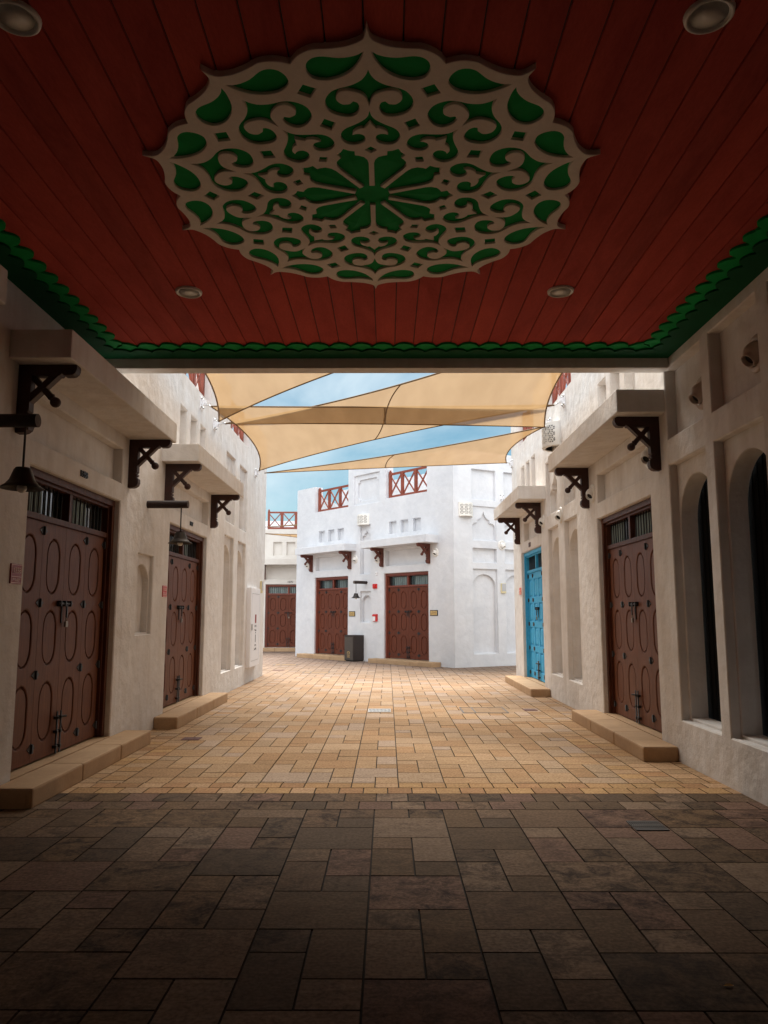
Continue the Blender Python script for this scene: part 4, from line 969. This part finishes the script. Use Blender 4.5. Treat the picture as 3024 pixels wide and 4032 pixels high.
# sails ------------------------------------------------------------
def sail(pts, bows, seam_corner, lab, N=26, billow=0.0):
    P3 = [Vector(p) for p in pts]; cen = sum(P3, Vector()) / 3
    def S(w0, w1, w2):
        w = (w0, w1, w2); p = P3[0] * w0 + P3[1] * w1 + P3[2] * w2
        for (i, j, b) in ((0, 1, bows[0]), (1, 2, bows[1]), (2, 0, bows[2])):
            mid = (P3[i] + P3[j]) / 2; kk = 3 - i - j
            e = (P3[j] - P3[i]); dirn = (P3[kk] - mid); dirn -= e * (dirn.dot(e) / e.length_squared); dirn.normalize()
            edge = (1 - w[kk]) ** 1.6
            p = p + dirn * (b * e.length * 4 * w[i] * w[j] * edge)
        p.z -= billow * 27 * w0 * w1 * w2
        return p
    o = root('shade_sail', lab, 'shade sail', tuple(P3[0]), group='tan triangular shade sails over the lane')
    bm = bmesh.new(); V = {}
    for i in range(N + 1):
        for j in range(N + 1 - i): V[i, j] = bm.verts.new(S(i / N, j / N, 1 - i / N - j / N))
    for i in range(N):
        for j in range(N - i):
            f = bm.faces.new((V[i, j], V[i + 1, j], V[i, j + 1])); f.smooth = True
            if i + j < N - 1: f = bm.faces.new((V[i + 1, j], V[i + 1, j + 1], V[i, j + 1])); f.smooth = True
    build('cloth', bm, M['sail'], o)
    def corner(k, t):     # weights along an edge
        w = [0, 0, 0]; w[k[0]] = 1 - t; w[k[1]] = t; return w
    bm = bmesh.new()
    for e in ((0, 1), (1, 2), (2, 0)):
        tube(bm, [S(*corner(e, t / 40)) for t in range(41)], 0.013, 6)
    build('hem', bm, M['hem'], o)
    k = seam_corner; a, b = [q for q in (0, 1, 2) if q != k]; pp = []
    for t in range(21):
        w = [0, 0, 0]; w[k] = 0.5; w[a] = 0.5 * (1 - t / 20); w[b] = 0.5 * t / 20; pp.append(S(*w))
    bm = bmesh.new(); tube(bm, pp, 0.011, 6); build('seam', bm, M['hem'], o)
    return o
bw = 0.045
L0, La, Lb, Lc, Ld, Le = (-3.0, 8.9, 5.40), (-3.0, 13.13, 5.0), (-3.0, 13.69, 5.106), (-3.0, 12.48, 5.096), (-3.0, 17.42, 4.932), (-3.0, 18.21, 5.02)
R0_, Ra, Rb, Rc = (2.92, 9.0, 5.4), (2.92, 13.71, 5.038), (2.92, 12.87, 5.219), (2.92, 18.2, 5.269)
sail([L0, (2.92, 8.75, 5.5), La], (0.01, 0.05, 0.06), 2, 'nearest tan sail at upper left, sweeping off above the beam')
sail([Lb, Ra, R0_], (0.012, 0.055, 0.055), 0, 'large tan sail across the middle, tied at right above the pierced lantern')
sail([Lc, Rb, Ld], (0.012, 0.045, 0.06), 1, 'tan sail just beyond the large middle one, low corner tied at far left')
sail([Le, Rc, (2.92, 13.78, 5.06)], (0.008, 0.055, 0.045), 0, 'farthest slender tan sail, thin tip at left and wide end at right')
anchor(FL, 13.0, 5.30, 'white anchor plate on the left wall nearest the passage', Lc)
anchor(FL, 14.04, 5.18, 'white anchor plate in the middle of the left wall where two sails meet', Lb)
anchor(FL, 18.55, 5.09, 'white anchor plate near the far end of the left wall', Ld)
anchor(FR, 13.28, 5.42, 'white anchor plate on the right wall nearest the passage', Rb)
anchor(FR, 14.44, 5.29, 'white anchor plate on the right wall above the pierced lantern', Ra)
anchor(FR, 18.95, 5.40, 'white anchor plate near the far end of the right wall', Rc)
anchor(FG, 1.88, 5.30, 'white anchor plate on the side wall of the white building', tuple(FG.p(2.5, 0.5, 5.35)))
# two thin sails over the far alley
def alley_sail(pts, lab):
    sail(pts, (0.03, 0.03, 0.03), 0, lab, N=10)
alley_sail([(-5.6, 31.0, 5.12), (-2.6, 31.4, 5.42), (-2.6, 30.6, 5.22)], 'small tan sail high over the far alley just under the roof railing')
alley_sail([(-5.6, 31.6, 4.98), (-2.6, 31.4, 4.92), (-2.6, 32.2, 4.66)], 'small tan sail over the far alley, the lower of the two')

# litter bin --------------------------------------------------------
c0 = Vector((-1.15, 26.08, 0)); da = Vector((-0.656, 0.755, 0)); db = Vector((0.755, 0.656, 0))
PBn = lambda a, n, z: c0 + da * a + db * n + Vector((0, 0, z))
br = root('litter_bin', 'dark brown square litter bin with a small gold emblem against the white wall', 'litter bin', tuple(c0))
bm = bmesh.new(); box(bm, PBn, 0.0, 0.50, 0.0, 0.60, 0.03, 0.86, 0.008); build('body', bm, M['bin'], br)
bm = bmesh.new(); box(bm, PBn, 0.03, 0.47, -0.012, -0.001, 0.05, 0.82, 0.003); build('front_panel', bm, M['bin2'], br)
bm = bmesh.new(); box(bm, PBn, -0.008, 0.508, -0.014, 0.608, 0.862, 0.885, 0.004); build('lid', bm, M['bin'], br)
bm = bmesh.new(); box(bm, PBn, 0.04, 0.46, 0.04, 0.56, 0.0, 0.03); build('base', bm, M['black'], br)
bm = bmesh.new(); PE = lambda a, n, z: c0 + da * a + db * n + Vector((0, 0, z))
prism(bm, PE, arch(0.18, 0.34, 0.26, 0.285, 0.345, 10), -0.0165, -0.0125)
for (z_, w_) in ((0.225, 0.075), (0.195, 0.07), (0.165, 0.06), (0.14, 0.075)):
    box(bm, PE, 0.26 - w_, 0.26 + w_, -0.0155, -0.0125, z_ - 0.009, z_ + 0.009)
build('emblem', bm, M['gold'], br)
bm = bmesh.new(); prism(bm, PE, arch(0.225, 0.295, 0.272, 0.28, 0.315, 8), -0.0185, -0.0167); build('emblem_detail', bm, M['bin2'], br)

# things set in the paving ------------------------------------------
def floor_thing(name, x0, x1, y0, y1, lab, cat, kind, group=None):
    r = root(name, lab, cat, mtx=Matrix.Translation(((x0 + x1) / 2, (y0 + y1) / 2, 0.0015)), group=group)
    w, d = (x1 - x0) / 2, (y1 - y0) / 2
    if kind == 'grate':
        bm = bmesh.new(); box(bm, XYZ, -w, w, -d, d, -0.004, 0.0005); build('pit', bm, M['black'], r)
        bm = bmesh.new(); n_ = 16
        for i in range(n_ + 1):
            x = -w + 2 * w * i / n_; box(bm, XYZ, x - 0.004, x + 0.005, -d, d, 0.001, 0.006)
        for (p, q) in ((-d, -d + 0.03), (d - 0.03, d), (-0.015, 0.015)): box(bm, XYZ, -w, w, p, q, 0.0015, 0.0075)
        build('bars', bm, M['steel'] if cat != 'dark grate' else M['cover'], r)
    elif kind == 'cover':
        bm = bmesh.new(); L = ccw(rect(-w, w, -d, d)); I = offset(L, -0.022)
        fill(bm, lambda a, n, z: Vector((a, z, n)), L, [I], 0.004); band(bm, lambda a, n, z: Vector((a, z, n)), L, 0.004, L, -0.004)
        box(bm, XYZ, -w + 0.2, -w + 0.222, -d + 0.022, d - 0.022, -0.001, 0.0035); build('rim', bm, M['cover'], r)
        bm = bmesh.new(); rn = random.Random(int(abs(x0) * 100)); nx = max(2, int(2 * w / 0.22)); k = 2
        for i in range(nx):
            for j in range(k): box(bm, XYZ, -w + 0.03 + (2 * w - 0.06) * i / nx + 0.003, -w + 0.03 + (2 * w - 0.06) * (i + 1) / nx - 0.003, -d + 0.03 + (2 * d - 0.06) * j / k + 0.003, -d + 0.03 + (2 * d - 0.06) * (j + 1) / k - 0.003, 0.0, 0.002)
        build('stone_infill', bm, M['infill'], r)
    else:
        bm = bmesh.new(); box(bm, XYZ, -w, w, -d, d, -0.002, 0.004, 0.001); build('lid', bm, M['coverred'], r)
        bm = bmesh.new()
        for i in range(1, 7): x = -w + 2 * w * i / 7; box(bm, XYZ, x - 0.004, x + 0.004, -d + 0.02, d - 0.02, 0.0042, 0.0062)
        build('ribs', bm, M['cover'], r)
floor_thing('drain_grate', -0.317, 0.05, 12.76, 13.18, 'steel drain grate in the middle of the lane', 'drain grate', 'grate')
floor_thing('inspection_cover', 1.235, 1.985, 12.68, 13.43, 'square stone filled cover with dark rim right of the drain grate', 'manhole cover', 'cover', 'stone filled covers in the paving')
floor_thing('inspection_cover', -2.33, -1.6, 21.06, 21.56, 'stone filled cover with dark rim before the left red door of the white building', 'manhole cover', 'cover', 'stone filled covers in the paving')
floor_thing('inspection_cover', -3.6, -2.87, 24.2, 24.75, 'farthest stone filled cover with dark rim, in the mouth of the alley', 'manhole cover', 'cover', 'stone filled covers in the paving')
floor_thing('red_cover', 2.29, 2.51, 12.97, 13.2, 'small rust red lid near the step of the brown door on the right', 'lid', 'lid', 'small rust red lids in the paving')
floor_thing('red_cover', -2.65, -2.42, 9.98, 10.2, 'small rust red lid between the two steps on the left', 'lid', 'lid', 'small rust red lids in the paving')
floor_thing('red_cover', -3.28, -2.96, 22.03, 22.28, 'small reddish lid in the paving just past the end of the left wall', 'lid', 'lid', 'small rust red lids in the paving')
floor_thing('dark_grate', 1.857, 2.096, 5.905, 6.158, 'small dark drain grate in the dark paving on the right', 'dark grate', 'grate')

r = root('fallen_leaf', 'tiny dry fallen leaf on the dark paving at lower right', 'leaf', mtx=Matrix.Translation((1.475, 3.527, 0.003)))
bm = bmesh.new(); LP = [(-0.022, 0.0), (-0.012, -0.009), (0.004, -0.011), (0.020, -0.004), (0.026, 0.003), (0.012, 0.010), (-0.008, 0.009)]
vs = [bm.verts.new((x, y, 0.002 + 0.006 * abs(y) / 0.011)) for x, y in LP]; c_ = bm.verts.new((0.0, 0.0, 0.001))
for i in range(len(vs)): bm.faces.new((vs[i], vs[(i + 1) % len(vs)], c_))
build('blade', bm, M['plaque'], r)
bm = bmesh.new(); tube(bm, [(-0.022, 0, 0.003), (-0.036, 0.004, 0.006)], 0.0012, 5); build('stalk', bm, M['step'], r)
for o in list(bpy.data.objects):
    if '_inv' in o.keys(): del o['_inv']
